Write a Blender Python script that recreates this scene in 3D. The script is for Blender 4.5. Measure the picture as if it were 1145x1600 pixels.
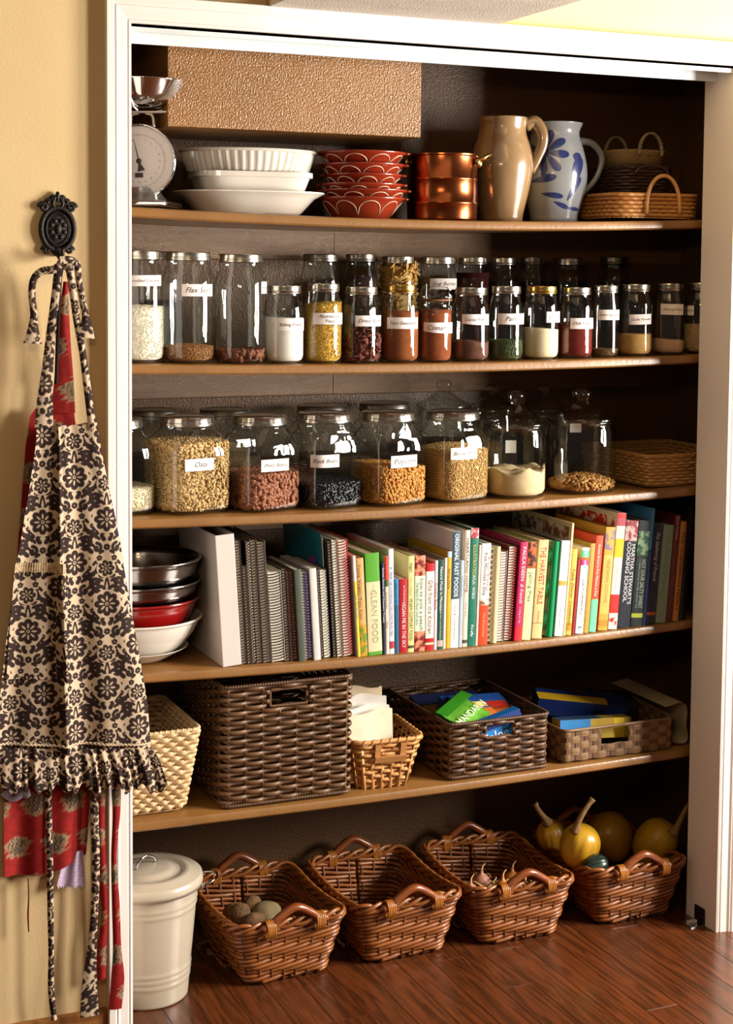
import bpy, bmesh, math, random
import numpy as np
from mathutils import Vector, Matrix
random.seed(7); RNG = np.random.default_rng(7)
for o in list(bpy.data.objects): bpy.data.objects.remove(o)
scene = bpy.context.scene
COL = scene.collection
PI = math.pi

# ------------------------------------------------------------ camera
F_PX, PCX, PCY = 2500.0, 572.0, 596.33          # focal length and principal point on the 1145x1600 frame
CAM = np.array([-0.8781, -3.2322, 1.6501])
YAW, PITCH, ROLL = 0.41184, 0.07003, 0.0086
def _axes():
    f = np.array([math.sin(YAW)*math.cos(PITCH), math.cos(YAW)*math.cos(PITCH), -math.sin(PITCH)])
    r = np.array([math.cos(YAW), -math.sin(YAW), 0.0]); u = np.cross(r, f)
    c, s = math.cos(ROLL), math.sin(ROLL)
    return c*r + s*u, -s*r + c*u, f
AR, AU, AF = _axes()
cd = bpy.data.cameras.new('camera'); cam = bpy.data.objects.new('camera', cd); COL.objects.link(cam)
cam.matrix_world = Matrix(((AR[0], AU[0], -AF[0], CAM[0]), (AR[1], AU[1], -AF[1], CAM[1]), (AR[2], AU[2], -AF[2], CAM[2]), (0, 0, 0, 1)))
cd.sensor_width = 36.0; cd.sensor_height = 36.0; cd.sensor_fit = 'AUTO'
cd.lens = 36.0*F_PX/1600.0; cd.shift_y = -(800.0-PCY)/1600.0; cd.shift_x = (572.5-PCX)/1600.0
cd.clip_start = 0.05; cd.clip_end = 60
scene.camera = cam

# ------------------------------------------------------------ world, lights, exposure
w = bpy.data.worlds.new('room_light'); scene.world = w; w.use_nodes = True
w.node_tree.nodes['Background'].inputs[0].default_value = (1.0, 0.84, 0.64, 1)
w.node_tree.nodes['Background'].inputs[1].default_value = 0.085
def area_light(name, loc, target, sx, sy, watts, color):
    d = bpy.data.lights.new(name, 'AREA'); d.shape = 'RECTANGLE'; d.size = sx; d.size_y = sy; d.energy = watts; d.color = color
    o = bpy.data.objects.new(name, d); COL.objects.link(o); o.location = loc
    o.rotation_euler = (Vector(target)-Vector(loc)).to_track_quat('-Z', 'Y').to_euler()
    return o
# two sashes of the window in the right-hand wall of the room (daylight)
area_light('window_daylight', (3.0, -1.08, 1.62), (0.0, -1.08, 1.62), 0.52, 1.15, 165, (1.0, 0.93, 0.84))
area_light('window_daylight', (3.0, -1.86, 1.62), (0.0, -1.86, 1.62), 0.52, 1.15, 165, (1.0, 0.93, 0.84))
# the warm room lamp behind the camera (its bulbs sparkle in the glass)
for i in range(5):
    a = i*2*PI/5 + .3
    d = bpy.data.lights.new('ceiling_lamp_bulb', 'POINT'); d.energy = 6.0; d.color = (1.0, 0.72, 0.42); d.shadow_soft_size = 0.03
    o = bpy.data.objects.new('ceiling_lamp_bulb', d); COL.objects.link(o); o.location = (-0.7+.26*math.cos(a), -2.3+.26*math.sin(a), 2.05)
scene.view_settings.view_transform = 'Standard'; scene.view_settings.look = 'None'
scene.view_settings.gamma = 1.0; scene.view_settings.use_curve_mapping = False
scene.view_settings.exposure = 0.0
scene.cycles.transparent_max_bounces = 24; scene.cycles.max_bounces = 10; scene.cycles.sample_clamp_indirect = 6.0
scene.cycles.caustics_reflective = False; scene.cycles.caustics_refractive = False

# ------------------------------------------------------------ pixel <-> place (used to read positions off known planes)
def ray(px, py): return AF*F_PX + AR*(px-PCX) + AU*(PCY-py)
def onY(px, py, Y):
    d = ray(px, py); return CAM + d*((Y-CAM[1])/d[1])
def onZ(px, py, Z):
    d = ray(px, py); return CAM + d*((Z-CAM[2])/d[2])
def xat(px, Y, z):
    k = px-PCX; g = k*AF - F_PX*AR                # g.(P-C)=0
    return CAM[0] - (g[1]*(Y-CAM[1]) + g[2]*(z-CAM[2]))/g[0]
def zat(py, X, Y):
    k = PCY-py; g = k*AF - F_PX*AU
    return CAM[2] - (g[0]*(X-CAM[0]) + g[1]*(Y-CAM[1]))/g[2]
def ppm(X, Y, z): return F_PX/float(np.dot(np.array([X, Y, z])-CAM, AF))

# ------------------------------------------------------------ materials
def lin(h, a=1.0):
    if isinstance(h, str):
        h = h.lstrip('#'); c = [int(h[i:i+2], 16)/255 for i in (0, 2, 4)]
    else: c = h
    return tuple((x/12.92 if x <= .04045 else ((x+.055)/1.055)**2.4) for x in c) + (a,)
MATS = {}
def base_mat(name):
    m = bpy.data.materials.new(name); m.use_nodes = True
    nt = m.node_tree; b = nt.nodes['Principled BSDF']
    return m, nt, b
def link(nt, a, b): nt.links.new(a, b)
def mat(name, col, rough=.5, metal=0.0, col2=None, nscale=8.0, bump=0.0, bscale=60.0, coat=0.0, stretch=None, spec=.5, island=None, detail=3.0, ramp=(.35, .7), croug=.1, trans=0.0):
    if name in MATS: return MATS[name]
    m, nt, b = base_mat(name)
    b.inputs['Roughness'].default_value = rough; b.inputs['Metallic'].default_value = metal
    b.inputs['Specular IOR Level'].default_value = spec
    if coat: b.inputs['Coat Weight'].default_value = coat; b.inputs['Coat Roughness'].default_value = croug
    tc = nt.nodes.new('ShaderNodeTexCoord'); mp = nt.nodes.new('ShaderNodeMapping')
    if stretch: mp.inputs['Scale'].default_value = stretch
    link(nt, tc.outputs['Object'], mp.inputs['Vector'])
    ns = nt.nodes.new('ShaderNodeTexNoise'); ns.inputs['Scale'].default_value = nscale; ns.inputs['Detail'].default_value = detail
    link(nt, mp.outputs['Vector'], ns.inputs['Vector'])
    rp = nt.nodes.new('ShaderNodeValToRGB'); link(nt, ns.outputs['Fac'], rp.inputs['Fac'])
    c1 = lin(col); c2 = lin(col2) if col2 else tuple(x*.88 for x in c1[:3])+(1,)
    rp.color_ramp.elements[0].position = ramp[0]; rp.color_ramp.elements[1].position = ramp[1]
    rp.color_ramp.elements[0].color = c1; rp.color_ramp.elements[1].color = c2
    out = rp.outputs['Color']
    if island:                                     # colour that varies from piece to piece
        g = nt.nodes.new('ShaderNodeNewGeometry'); r2 = nt.nodes.new('ShaderNodeValToRGB')
        link(nt, g.outputs['Random Per Island'], r2.inputs['Fac'])
        els = r2.color_ramp.elements
        while len(els) < len(island): els.new(.5)
        for i, c in enumerate(island):
            els[i].position = i/(len(island)-1); els[i].color = lin(c)
        mx = nt.nodes.new('ShaderNodeMix'); mx.data_type = 'RGBA'; mx.inputs[0].default_value = .72
        link(nt, out, mx.inputs[6]); link(nt, r2.outputs['Color'], mx.inputs[7]); out = mx.outputs[2]
    link(nt, out, b.inputs['Base Color'])
    if bump:
        n2 = nt.nodes.new('ShaderNodeTexNoise'); n2.inputs['Scale'].default_value = bscale; n2.inputs['Detail'].default_value = 2
        link(nt, mp.outputs['Vector'], n2.inputs['Vector'])
        bp = nt.nodes.new('ShaderNodeBump'); bp.inputs['Strength'].default_value = bump; bp.inputs['Distance'].default_value = .004
        link(nt, n2.outputs['Fac'], bp.inputs['Height']); link(nt, bp.outputs['Normal'], b.inputs['Normal'])
        if coat: link(nt, bp.outputs['Normal'], b.inputs['Coat Normal'])
    MATS[name] = m
    return m
def glass_mat(name, tint=(.96, .98, .97), edge=(.30, .33, .32), rough=.03):
    if name in MATS: return MATS[name]
    m, nt, b = base_mat(name); nt.nodes.remove(b); out = nt.nodes['Material Output']
    lw = nt.nodes.new('ShaderNodeLayerWeight'); lw.inputs['Blend'].default_value = .5
    p5 = nt.nodes.new('ShaderNodeMath'); p5.operation = 'POWER'; p5.inputs[1].default_value = 4.0; link(nt, lw.outputs['Facing'], p5.inputs[0])
    ml = nt.nodes.new('ShaderNodeMath'); ml.operation = 'MULTIPLY_ADD'; ml.inputs[1].default_value = .80; ml.inputs[2].default_value = .075; link(nt, p5.outputs[0], ml.inputs[0])
    p3 = nt.nodes.new('ShaderNodeMath'); p3.operation = 'POWER'; p3.inputs[1].default_value = 5.0; link(nt, lw.outputs['Facing'], p3.inputs[0])
    mx = nt.nodes.new('ShaderNodeMix'); mx.data_type = 'RGBA'; link(nt, p3.outputs[0], mx.inputs[0])
    mx.inputs[6].default_value = tint+(1,); mx.inputs[7].default_value = edge+(1,)
    tr = nt.nodes.new('ShaderNodeBsdfTransparent'); link(nt, mx.outputs[2], tr.inputs[0])
    gl = nt.nodes.new('ShaderNodeBsdfGlossy'); gl.inputs['Roughness'].default_value = rough
    tc = nt.nodes.new('ShaderNodeTexCoord'); ns = nt.nodes.new('ShaderNodeTexNoise'); ns.inputs['Scale'].default_value = 22; link(nt, tc.outputs['Object'], ns.inputs['Vector'])
    bp = nt.nodes.new('ShaderNodeBump'); bp.inputs['Strength'].default_value = .12; bp.inputs['Distance'].default_value = .01
    link(nt, ns.outputs['Fac'], bp.inputs['Height']); link(nt, bp.outputs['Normal'], gl.inputs['Normal'])
    ms = nt.nodes.new('ShaderNodeMixShader'); link(nt, ml.outputs[0], ms.inputs[0]); link(nt, tr.outputs[0], ms.inputs[1]); link(nt, gl.outputs[0], ms.inputs[2])
    link(nt, ms.outputs[0], out.inputs['Surface'])
    MATS[name] = m
    return m
def vcol_mat(name, rough=.85, bump=.15, bscale=900.0, sheen=0.0, spec=.3):
    if name in MATS: return MATS[name]
    m, nt, b = base_mat(name); b.inputs['Roughness'].default_value = rough; b.inputs['Specular IOR Level'].default_value = spec
    at = nt.nodes.new('ShaderNodeAttribute'); at.attribute_name = 'print'; link(nt, at.outputs['Color'], b.inputs['Base Color'])
    tc = nt.nodes.new('ShaderNodeTexCoord'); ns = nt.nodes.new('ShaderNodeTexNoise'); ns.inputs['Scale'].default_value = bscale; link(nt, tc.outputs['Object'], ns.inputs['Vector'])
    bp = nt.nodes.new('ShaderNodeBump'); bp.inputs['Strength'].default_value = bump; bp.inputs['Distance'].default_value = .002
    link(nt, ns.outputs['Fac'], bp.inputs['Height']); link(nt, bp.outputs['Normal'], b.inputs['Normal'])
    MATS[name] = m
    return m

# ------------------------------------------------------------ mesh collector
class MB:
    def __init__(s): s.v = []; s.f = []; s.n = 0
    def add(s, V, Fc):
        V = np.asarray(V, float).reshape(-1, 3); s.v.append(V)
        for fc in Fc: s.f.append(tuple(int(i)+s.n for i in fc))
        s.n += len(V); return s
    def addq(s, V, Q):                              # numpy face arrays
        V = np.asarray(V, float).reshape(-1, 3); s.v.append(V); s.f.extend(map(tuple, (np.asarray(Q)+s.n).tolist())); s.n += len(V); return s
    def box(s, c, d, R=None):
        x, y, z = d[0]/2, d[1]/2, d[2]/2
        V = np.array([(-x,-y,-z),(x,-y,-z),(x,y,-z),(-x,y,-z),(-x,-y,z),(x,-y,z),(x,y,z),(-x,y,z)])
        if R is not None: V = V @ np.array(R).T
        return s.add(V+np.array(c), [(0,3,2,1),(4,5,6,7),(0,1,5,4),(1,2,6,5),(2,3,7,6),(3,0,4,7)])
    def box2(s, a, b):
        a = np.array(a, float); b = np.array(b, float); return s.box((a+b)/2, b-a)
    def lathe(s, prof, n=32, c=(0, 0, 0), sq=None, rot=0.0, caps=(False, False), fl=None):
        # sq: per-ring superellipse exponent (2 = round); fl(angle, ring) multiplies the radius
        prof = np.asarray(prof, float); a = np.arange(n)*2*PI/n
        ring = []
        for k, (r, z) in enumerate(prof):
            e = 2.0 if sq is None else sq[k]
            rr = r/((np.abs(np.cos(a))**e + np.abs(np.sin(a))**e)**(1/e)) if e != 2 else np.full(n, r)
            if fl is not None: rr = rr*fl(a, k)
            ring.append(np.stack([rr*np.cos(a+rot)+c[0], rr*np.sin(a+rot)+c[1], np.full(n, z+c[2])], 1))
        V = np.concatenate(ring); m = len(prof)
        i = np.arange(n); j = (i+1) % n; Q = []
        for k in range(m-1): Q.append(np.stack([k*n+i, k*n+j, (k+1)*n+j, (k+1)*n+i], 1))
        b0 = s.n; s.addq(V, np.concatenate(Q))
        if caps[0]: s.f.append(tuple(b0+x for x in range(n-1, -1, -1)))
        if caps[1]: s.f.append(tuple(b0+(m-1)*n+x for x in range(n)))
        return s
    def strand(s, P, N, B, rn, rb, sides=6, closed=False):
        # sweep an ellipse (rn along N, rb along B) along P
        P = np.asarray(P, float); n = len(P)
        if n < 2: return s
        a = np.arange(sides)*2*PI/sides
        rn = np.broadcast_to(rn, (n,)); rb = np.broadcast_to(rb, (n,))
        V = P[:, None, :] + N[:, None, :]*(rn[:, None]*np.cos(a)[None])[:, :, None] + B[:, None, :]*(rb[:, None]*np.sin(a)[None])[:, :, None]
        i = np.arange(sides); j = (i+1) % sides; Q = []
        m = n if closed else n-1
        k = np.arange(m); k2 = (k+1) % n
        Q = np.stack([(k[:, None]*sides+i), (k2[:, None]*sides+i), (k2[:, None]*sides+j), (k[:, None]*sides+j)], 2).reshape(-1, 4)
        b0 = s.n; s.addq(V.reshape(-1, 3), Q)
        if not closed:
            s.f.append(tuple(b0+x for x in range(sides))); s.f.append(tuple(b0+(n-1)*sides+x for x in range(sides-1, -1, -1)))
        return s
    def tube(s, P, r, sides=8, closed=False, flat=1.0, up=(0, 0, 1)):
        P = np.asarray(P, float); n = len(P)
        T = np.roll(P, -1, 0)-np.roll(P, 1, 0) if closed else np.gradient(P, axis=0)
        T /= np.linalg.norm(T, axis=1)[:, None]+1e-12
        N = np.zeros_like(P); u = np.array(up, float)
        if abs(np.dot(u, T[0])) > .95: u = np.array((0, 1, 0) if abs(T[0][1]) < .9 else (1, 0, 0), float)
        for k in range(n):                          # parallel transport
            u = u-T[k]*np.dot(u, T[k]); l = np.linalg.norm(u)
            if l < 1e-6: u = np.cross(T[k], (1, 0, 0)); l = np.linalg.norm(u)+1e-9
            u = u/l; N[k] = u
        B = np.cross(T, N)
        r = np.broadcast_to(np.asarray(r, float), (n,))
        return s.strand(P, N, B, r, r*flat, sides, closed)
    def ell(s, c, r, n=12, m=8, R=None):
        th = np.linspace(0, PI, m+1)[1:-1]; a = np.arange(n)*2*PI/n
        V = [(0, 0, 1)] + [(math.sin(t)*math.cos(x), math.sin(t)*math.sin(x), math.cos(t)) for t in th for x in a] + [(0, 0, -1)]
        V = np.array(V)*np.array(r)
        if R is not None: V = V @ np.array(R).T
        Fc = [(0, 1+i, 1+(i+1) % n) for i in range(n)]
        for k in range(m-2):
            o = 1+k*n; Fc += [(o+i, o+n+i, o+n+(i+1) % n, o+(i+1) % n) for i in range(n)]
        e = len(V)-1; o = 1+(m-2)*n; Fc += [(o+i, e, o+(i+1) % n) for i in range(n)]
        return s.add(V+np.array(c), Fc)
    def grid(s, G, flip=False):
        G = np.asarray(G, float); a, b = G.shape[:2]
        i, j = np.meshgrid(np.arange(a-1), np.arange(b-1), indexing='ij'); i = i.ravel(); j = j.ravel()
        Q = np.stack([i*b+j, i*b+j+1, (i+1)*b+j+1, (i+1)*b+j], 1)
        if flip: Q = Q[:, ::-1]
        return s.addq(G.reshape(-1, 3), Q)
    def build(s, name, m, parent=None, smooth=True, loc=None, angle=None, bevel=0.0):
        me = bpy.data.meshes.new(name); V = np.concatenate(s.v) if s.v else np.zeros((0, 3))
        me.from_pydata(V.tolist(), [], s.f); me.update()
        if m is not None: me.materials.append(m if not isinstance(m, str) else MATS[m])
        if smooth:
            me.polygons.foreach_set('use_smooth', [True]*len(me.polygons))
            if angle: me.set_sharp_from_angle(angle=math.radians(angle))
        o = bpy.data.objects.new(name, me); COL.objects.link(o)
        if parent is not None: o.parent = parent
        if loc is not None: o.location = loc
        if bevel:
            bv = o.modifiers.new('edge', 'BEVEL'); bv.width = bevel; bv.segments = 2; bv.limit_method = 'ANGLE'
        return o
def tag(o, label=None, cat=None, group=None, kind=None):
    if label: o['label'] = label
    if cat: o['category'] = cat
    if group: o['group'] = group
    if kind: o['kind'] = kind
    return o
def thing(name, label, cat, loc=(0, 0, 0), rotz=0.0, group=None):
    o = bpy.data.objects.new(name, None); o.empty_display_size = .03; COL.objects.link(o)
    o.location = loc; o.rotation_euler = (0, 0, rotz)
    return tag(o, label, cat, group)
def rotm(ax, a): return np.array(Matrix.Rotation(a, 3, ax))
TXT = {}
def text_mesh(s, size=1.0, shear=0.0, bold=0.0):
    k = (s, shear, bold)
    if k not in TXT:
        c = bpy.data.curves.new('t', 'FONT'); c.body = s; c.align_x = 'CENTER'; c.align_y = 'CENTER'; c.size = 1.0; c.shear = shear; c.offset = bold; c.resolution_u = 2
        o = bpy.data.objects.new('t', c); COL.objects.link(o)
        dg = bpy.context.evaluated_depsgraph_get(); me = o.evaluated_get(dg).to_mesh()
        V = np.array([v.co[:] for v in me.vertices]).reshape(-1, 3); Fc = [tuple(p.vertices) for p in me.polygons]
        o.evaluated_get(dg).to_mesh_clear(); bpy.data.objects.remove(o); bpy.data.curves.remove(c)
        TXT[k] = (V, Fc)
    V, Fc = TXT[k]; return V*size, Fc
def smooth_curve(pts, n):
    # Catmull-Rom through the points
    P = np.asarray(pts, float); P = np.vstack([2*P[0]-P[1], P, 2*P[-1]-P[-2]]); out = []
    m = len(P)-3
    for t in np.linspace(0, m-1e-6, n):
        i = int(t); x = t-i; a, b, c, d = P[i:i+4]
        out.append(.5*((2*b)+(c-a)*x+(2*a-5*b+4*c-d)*x*x+(3*b-a-3*c+d)*x**3))
    return np.array(out)
# ============================================================ the setting
W_OP, H_OP, Y_BACK, Y_SH = 1.498, 2.148, 0.54, 0.135
XL_IN, XR_IN = -0.03, 1.72
M_WALL = mat('yellow_wall_paint', '#e6ca98', .72, col2='#e0c28e', nscale=3, bump=.10, bscale=160)
M_WHITE = mat('white_trim_paint', '#f1e9e2', .38, col2='#ece3da', nscale=5)
M_CEIL = mat('textured_ceiling_paint', '#cfc6ba', .8, nscale=20, bump=.5, bscale=220)
M_BROWN = mat('brown_gloss_wall_paint', '#5e4022', .46, col2='#52361c', nscale=4, bump=.4, bscale=260, coat=.16, croug=.32)
M_SOFFIT = mat('brown_orange_peel_paint', '#8c5f28', .42, col2='#805420', nscale=5, bump=.8, bscale=230, coat=.3, croug=.16)
M_SHELF = mat('tan_shelf_paint', '#8c6232', .4, col2='#7c5428', nscale=6, bump=.12, bscale=90, coat=.4, croug=.22)
M_CLEAT = mat('cleat_paint', '#7a5a38', .42, col2='#69492a', nscale=3, stretch=(1.5, 1, 30), bump=.35, bscale=60, coat=.4, croug=.25)
M_METAL = mat('brushed_steel', '#b9b7b2', .28, 1.0, nscale=30)
M_CHROME = mat('chrome', '#d4d4d4', .08, 1.0)
M_IRON = mat('black_cast_iron', '#1c1715', .55, 0.35, col2='#2a211c', nscale=40, bump=.3, bscale=200)

def box_struct(name, a, b, m, label=None):
    o = MB().box2(a, b).build(name, m, smooth=False); o['kind'] = 'structure'
    if label: o['label'] = label
    return o
# walls of the room, with the opening
box_struct('wall_left', (-3.0, 0, 0), (-0.03, .115, 2.75), M_WALL, 'yellow painted wall left of the pantry opening')
box_struct('wall_top', (-0.03, 0, 2.18), (1.53, .115, 2.75), M_WALL, 'yellow wall strip above the pantry opening')
box_struct('wall_right', (1.53, 0, 0), (3.1, .115, 2.75), M_WALL, 'yellow wall right of the pantry opening')
# beam above the opening: yellow sides, pale plastered underside
bm_ = box_struct('ceiling_beam', (.2945, -1.3, 2.206), (.84, 0, 2.75), M_WALL, 'yellow boxed beam dropping from the ceiling above the opening')
MB().box2((.2950, -1.3, 2.2), (.8395, -.0005, 2.206)).build('underside', M_CEIL, bm_, smooth=False)
# inside of the pantry
box_struct('wall_back', (XL_IN, Y_BACK, 0), (XR_IN, Y_BACK+.06, 2.4), M_BROWN, 'brown textured back wall of the pantry')
box_struct('wall_pantry_left', (XL_IN-.06, .115, 0), (XL_IN, Y_BACK+.06, 2.4), M_BROWN, 'brown left side wall inside the pantry')
box_struct('wall_pantry_right', (XR_IN, .115, 0), (XR_IN+.06, Y_BACK+.06, 2.4), M_BROWN, 'brown right side wall inside the pantry')
box_struct('ceiling', (XL_IN, .115, 2.34), (XR_IN, Y_BACK, 2.4), M_BROWN, 'brown ceiling of the pantry')
so = MB().box2((.139, .2, 1.961), (.756, Y_BACK, 2.34)).build('soffit', M_SOFFIT, smooth=False, bevel=.002)
tag(so, 'tan orange-peel textured boxed soffit at the pantry ceiling', kind='structure')
# jambs and casing
jl = box_struct('trim_1', (-.03, 0, 0), (0, .118, H_OP), M_WHITE, 'white left door jamb')
jr = box_struct('trim_2', (W_OP, 0, 0), (1.53, .118, H_OP), M_WHITE, 'cream white right door jamb')
jh = box_struct('trim_3', (-.03, 0, H_OP), (1.53, .118, 2.18), M_WHITE, 'white head jamb of the opening')
MB().box2((0.0, .001, H_OP-.016), (W_OP, .006, H_OP)).box2((0.0, .072, H_OP-.03), (W_OP, .078, H_OP)).box2((0.0, .001, H_OP-.006), (W_OP, .078, H_OP)).build('sliding_door_track', mat('white_enamel_track', '#dfe6e6', .3), jh, smooth=False)
PROF = [(0.0, 0), (0.0, .010), (.005, .012), (.008, .010), (.011, .013), (.028, .015), (.033, .019), (.036, .017), (.040, .021), (.053, .022), (.055, .019), (.055, 0)]
def casing(name, fn, label):
    A = np.array([fn(w_, t_, 0) for w_, t_ in PROF]); B = np.array([fn(w_, t_, 1) for w_, t_ in PROF])
    o = MB().grid(np.stack([A, B], 1)).build(name, M_WHITE, smooth=True, angle=25); tag(o, label, kind='structure'); return o
casing('trim_4', lambda a, t, e: (-a, -t, H_OP+a if e else 0), 'white moulded casing left of the opening')
casing('trim_5', lambda a, t, e: (W_OP+a if e else -a, -t, H_OP+a), 'white moulded casing above the opening')
casing('trim_6', lambda a, t, e: (W_OP+a, -t, 0 if e else H_OP+a), 'white moulded casing right of the opening')
bb = MB().box2((-3.0, -.014, 0), (-.056, 0, .088)).build('baseboard_left', mat('orange_brown_wood', '#a8703c', .45, col2='#8a5526', nscale=6, stretch=(1, 1, 14)), smooth=False, bevel=.004); bb['kind'] = 'structure'
# wooden floor: every strip its own plank
fl = box_struct('floor', (-3.0, -5.0, -.05), (3.1, .6, -.004), mat('subfloor', '#3a1c10', .7), 'red brown hardwood strip floor')
def wood_floor_mat(name, c1, c2):
    m, nt, b = base_mat(name); b.inputs['Roughness'].default_value = .3; b.inputs['Coat Weight'].default_value = .35; b.inputs['Coat Roughness'].default_value = .18
    tc = nt.nodes.new('ShaderNodeTexCoord'); mp = nt.nodes.new('ShaderNodeMapping'); mp.inputs['Scale'].default_value = (20, 1.6, 20); link(nt, tc.outputs['Object'], mp.inputs['Vector'])
    oi = nt.nodes.new('ShaderNodeObjectInfo'); ad = nt.nodes.new('ShaderNodeVectorMath'); ad.operation = 'SCALE'
    cx = nt.nodes.new('ShaderNodeCombineXYZ'); link(nt, oi.outputs['Random'], cx.inputs[0]); link(nt, oi.outputs['Random'], cx.inputs[1])
    link(nt, cx.outputs[0], ad.inputs[0]); ad.inputs['Scale'].default_value = 40
    av = nt.nodes.new('ShaderNodeVectorMath'); link(nt, mp.outputs[0], av.inputs[0]); link(nt, ad.outputs[0], av.inputs[1])
    wv = nt.nodes.new('ShaderNodeTexNoise'); wv.inputs['Scale'].default_value = 3.0; wv.inputs['Detail'].default_value = 6; wv.inputs['Distortion'].default_value = 1.2; link(nt, av.outputs[0], wv.inputs['Vector'])
    rp = nt.nodes.new('ShaderNodeValToRGB'); rp.color_ramp.elements[0].position = .38; rp.color_ramp.elements[1].position = .62
    rp.color_ramp.elements[0].color = lin(c1); rp.color_ramp.elements[1].color = lin(c2); link(nt, wv.outputs['Fac'], rp.inputs['Fac'])
    hs = nt.nodes.new('ShaderNodeHueSaturation'); link(nt, rp.outputs[0], hs.inputs['Color'])
    mr = nt.nodes.new('ShaderNodeMapRange'); mr.inputs[3].default_value = .84; mr.inputs[4].default_value = 1.12; link(nt, oi.outputs['Random'], mr.inputs[0]); link(nt, mr.outputs[0], hs.inputs['Value'])
    link(nt, hs.outputs[0], b.inputs['Base Color'])
    bp = nt.nodes.new('ShaderNodeBump'); bp.inputs['Strength'].default_value = .12; bp.inputs['Distance'].default_value = .003; link(nt, wv.outputs['Fac'], bp.inputs['Height']); link(nt, bp.outputs[0], b.inputs['Normal'])
    MATS[name] = m; return m
M_FLOOR = wood_floor_mat('red_oak_floor', '#653317', '#40200d')
fl.data.materials[0] = M_FLOOR
PW = .083
def plank_mesh(L):
    o = MB().box2((-PW/2+.0006, -L/2+.0001, -.012), (PW/2-.0006, L/2-.0001, 0)).build('plank', M_FLOOR, smooth=False)
    me = o.data; bpy.data.objects.remove(o)
    return me
PM = {L: plank_mesh(L) for L in (.22, .31, .43, .62, .84, 1.1)}
x = -.81; rr = random.Random(3)
while x < 2.5:
    y = Y_BACK-.004 if -.03 < x < 1.68 else -.03
    y_lo = y; L = rr.choice([.22, .31, .43, .62])
    while y > -1.35:
        o = bpy.data.objects.new('plank', PM[L]); COL.objects.link(o); o.parent = fl; o.location = (x+PW/2, y-L/2, 0)
        bv = o.modifiers.new('edge', 'BEVEL'); bv.width = .0004; bv.segments = 1
        y -= L; L = rr.choice([.62, .84, 1.1])
    x += PW
# ------------------------------------------------------------ shelves (they sag a little under their load)
ZB = [1.7608, 1.4208, 1.0834, .7407, .4058]; SAG = [.016, .011, .013, .016, .009]; TH = .022
def zt(i, X):
    t = min(max((X+.02)/1.55, 0), 1); return ZB[i]+TH-SAG[i]*4*t*(1-t)
def zrest(i, X, R): return max(zt(i, X-R), zt(i, X), zt(i, X+R))+.0003
SH_LAB = ['topmost tan painted shelf with white dishes and jugs', 'second shelf from the top with rows of mason jars',
          'third shelf from the top with large gallon jars', 'fourth shelf from the top holding cookbooks and bowls', 'lowest tan painted shelf above the floor, holding baskets']
for i in range(5):
    t = thing('shelf', SH_LAB[i], 'shelf', (0, 0, ZB[i]), group='pantry shelves')
    mb = MB(); X = np.linspace(XL_IN+.001, XR_IN-.001, 45)
    sec = [(Y_BACK-.001, 0), (Y_SH+.004, 0), (Y_SH, .004), (Y_SH, TH-.006), (Y_SH+.002, TH-.002), (Y_SH+.006, TH), (Y_BACK-.001, TH)]
    G = np.array([[(x_, yy, zz+zt(i, x_)-TH-ZB[i]) for yy, zz in sec] for x_ in X]); mb.grid(G)
    mb.f.append(tuple(range(len(sec)))); mb.f.append(tuple(mb.n-1-k for k in range(len(sec))))
    mb.build('board', M_SHELF, t, smooth=True, angle=30)
    # support cleats along the back wall, two boards meeting at a seam
    xs = .67
    for a, b in ((XL_IN+.002, xs-.0008), (xs+.0008, XR_IN-.002)):
        mb = MB(); X = np.linspace(a, b, 24)
        sec = [(Y_BACK-.0005, -.089), (Y_BACK-.017, -.089), (Y_BACK-.019, -.087), (Y_BACK-.019, 0), (Y_BACK-.0005, 0)]
        G = np.array([[(x_, yy, (zz if zz < -.01 else zt(i, x_)-TH-ZB[i]-.0004)) for yy, zz in sec] for x_ in X]); mb.grid(G)
        mb.f.append(tuple(range(len(sec)))); mb.f.append(tuple(mb.n-1-k for k in range(len(sec))))
        mb.build('cleat', M_CLEAT, t, smooth=False)
# small metal guide at the foot of the right jamb
t = thing('door_guide', 'small dark metal door guide at foot of right jamb', 'bracket', (1.455, .055, 0))
MB().box2((0, -.022, 0), (.042, .022, .003)).build('base_plate', M_METAL, t, smooth=False)
MB().box2((.038, -.02, .003), (.042, .02, .042)).build('upright_plate', M_IRON, t, smooth=False)
MB().box2((.004, -.004, .003), (.03, .004, .010)).build('guide_fin', mat('white_nylon', '#e8e6e0', .35), t, smooth=False)
for k in (-.011, .011): MB().lathe([(0, 0), (.004, 0), (.0035, .002), (0, .0025)], 10, (.02, k*1.4, .003)).build('screw', M_CHROME, t)
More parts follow.
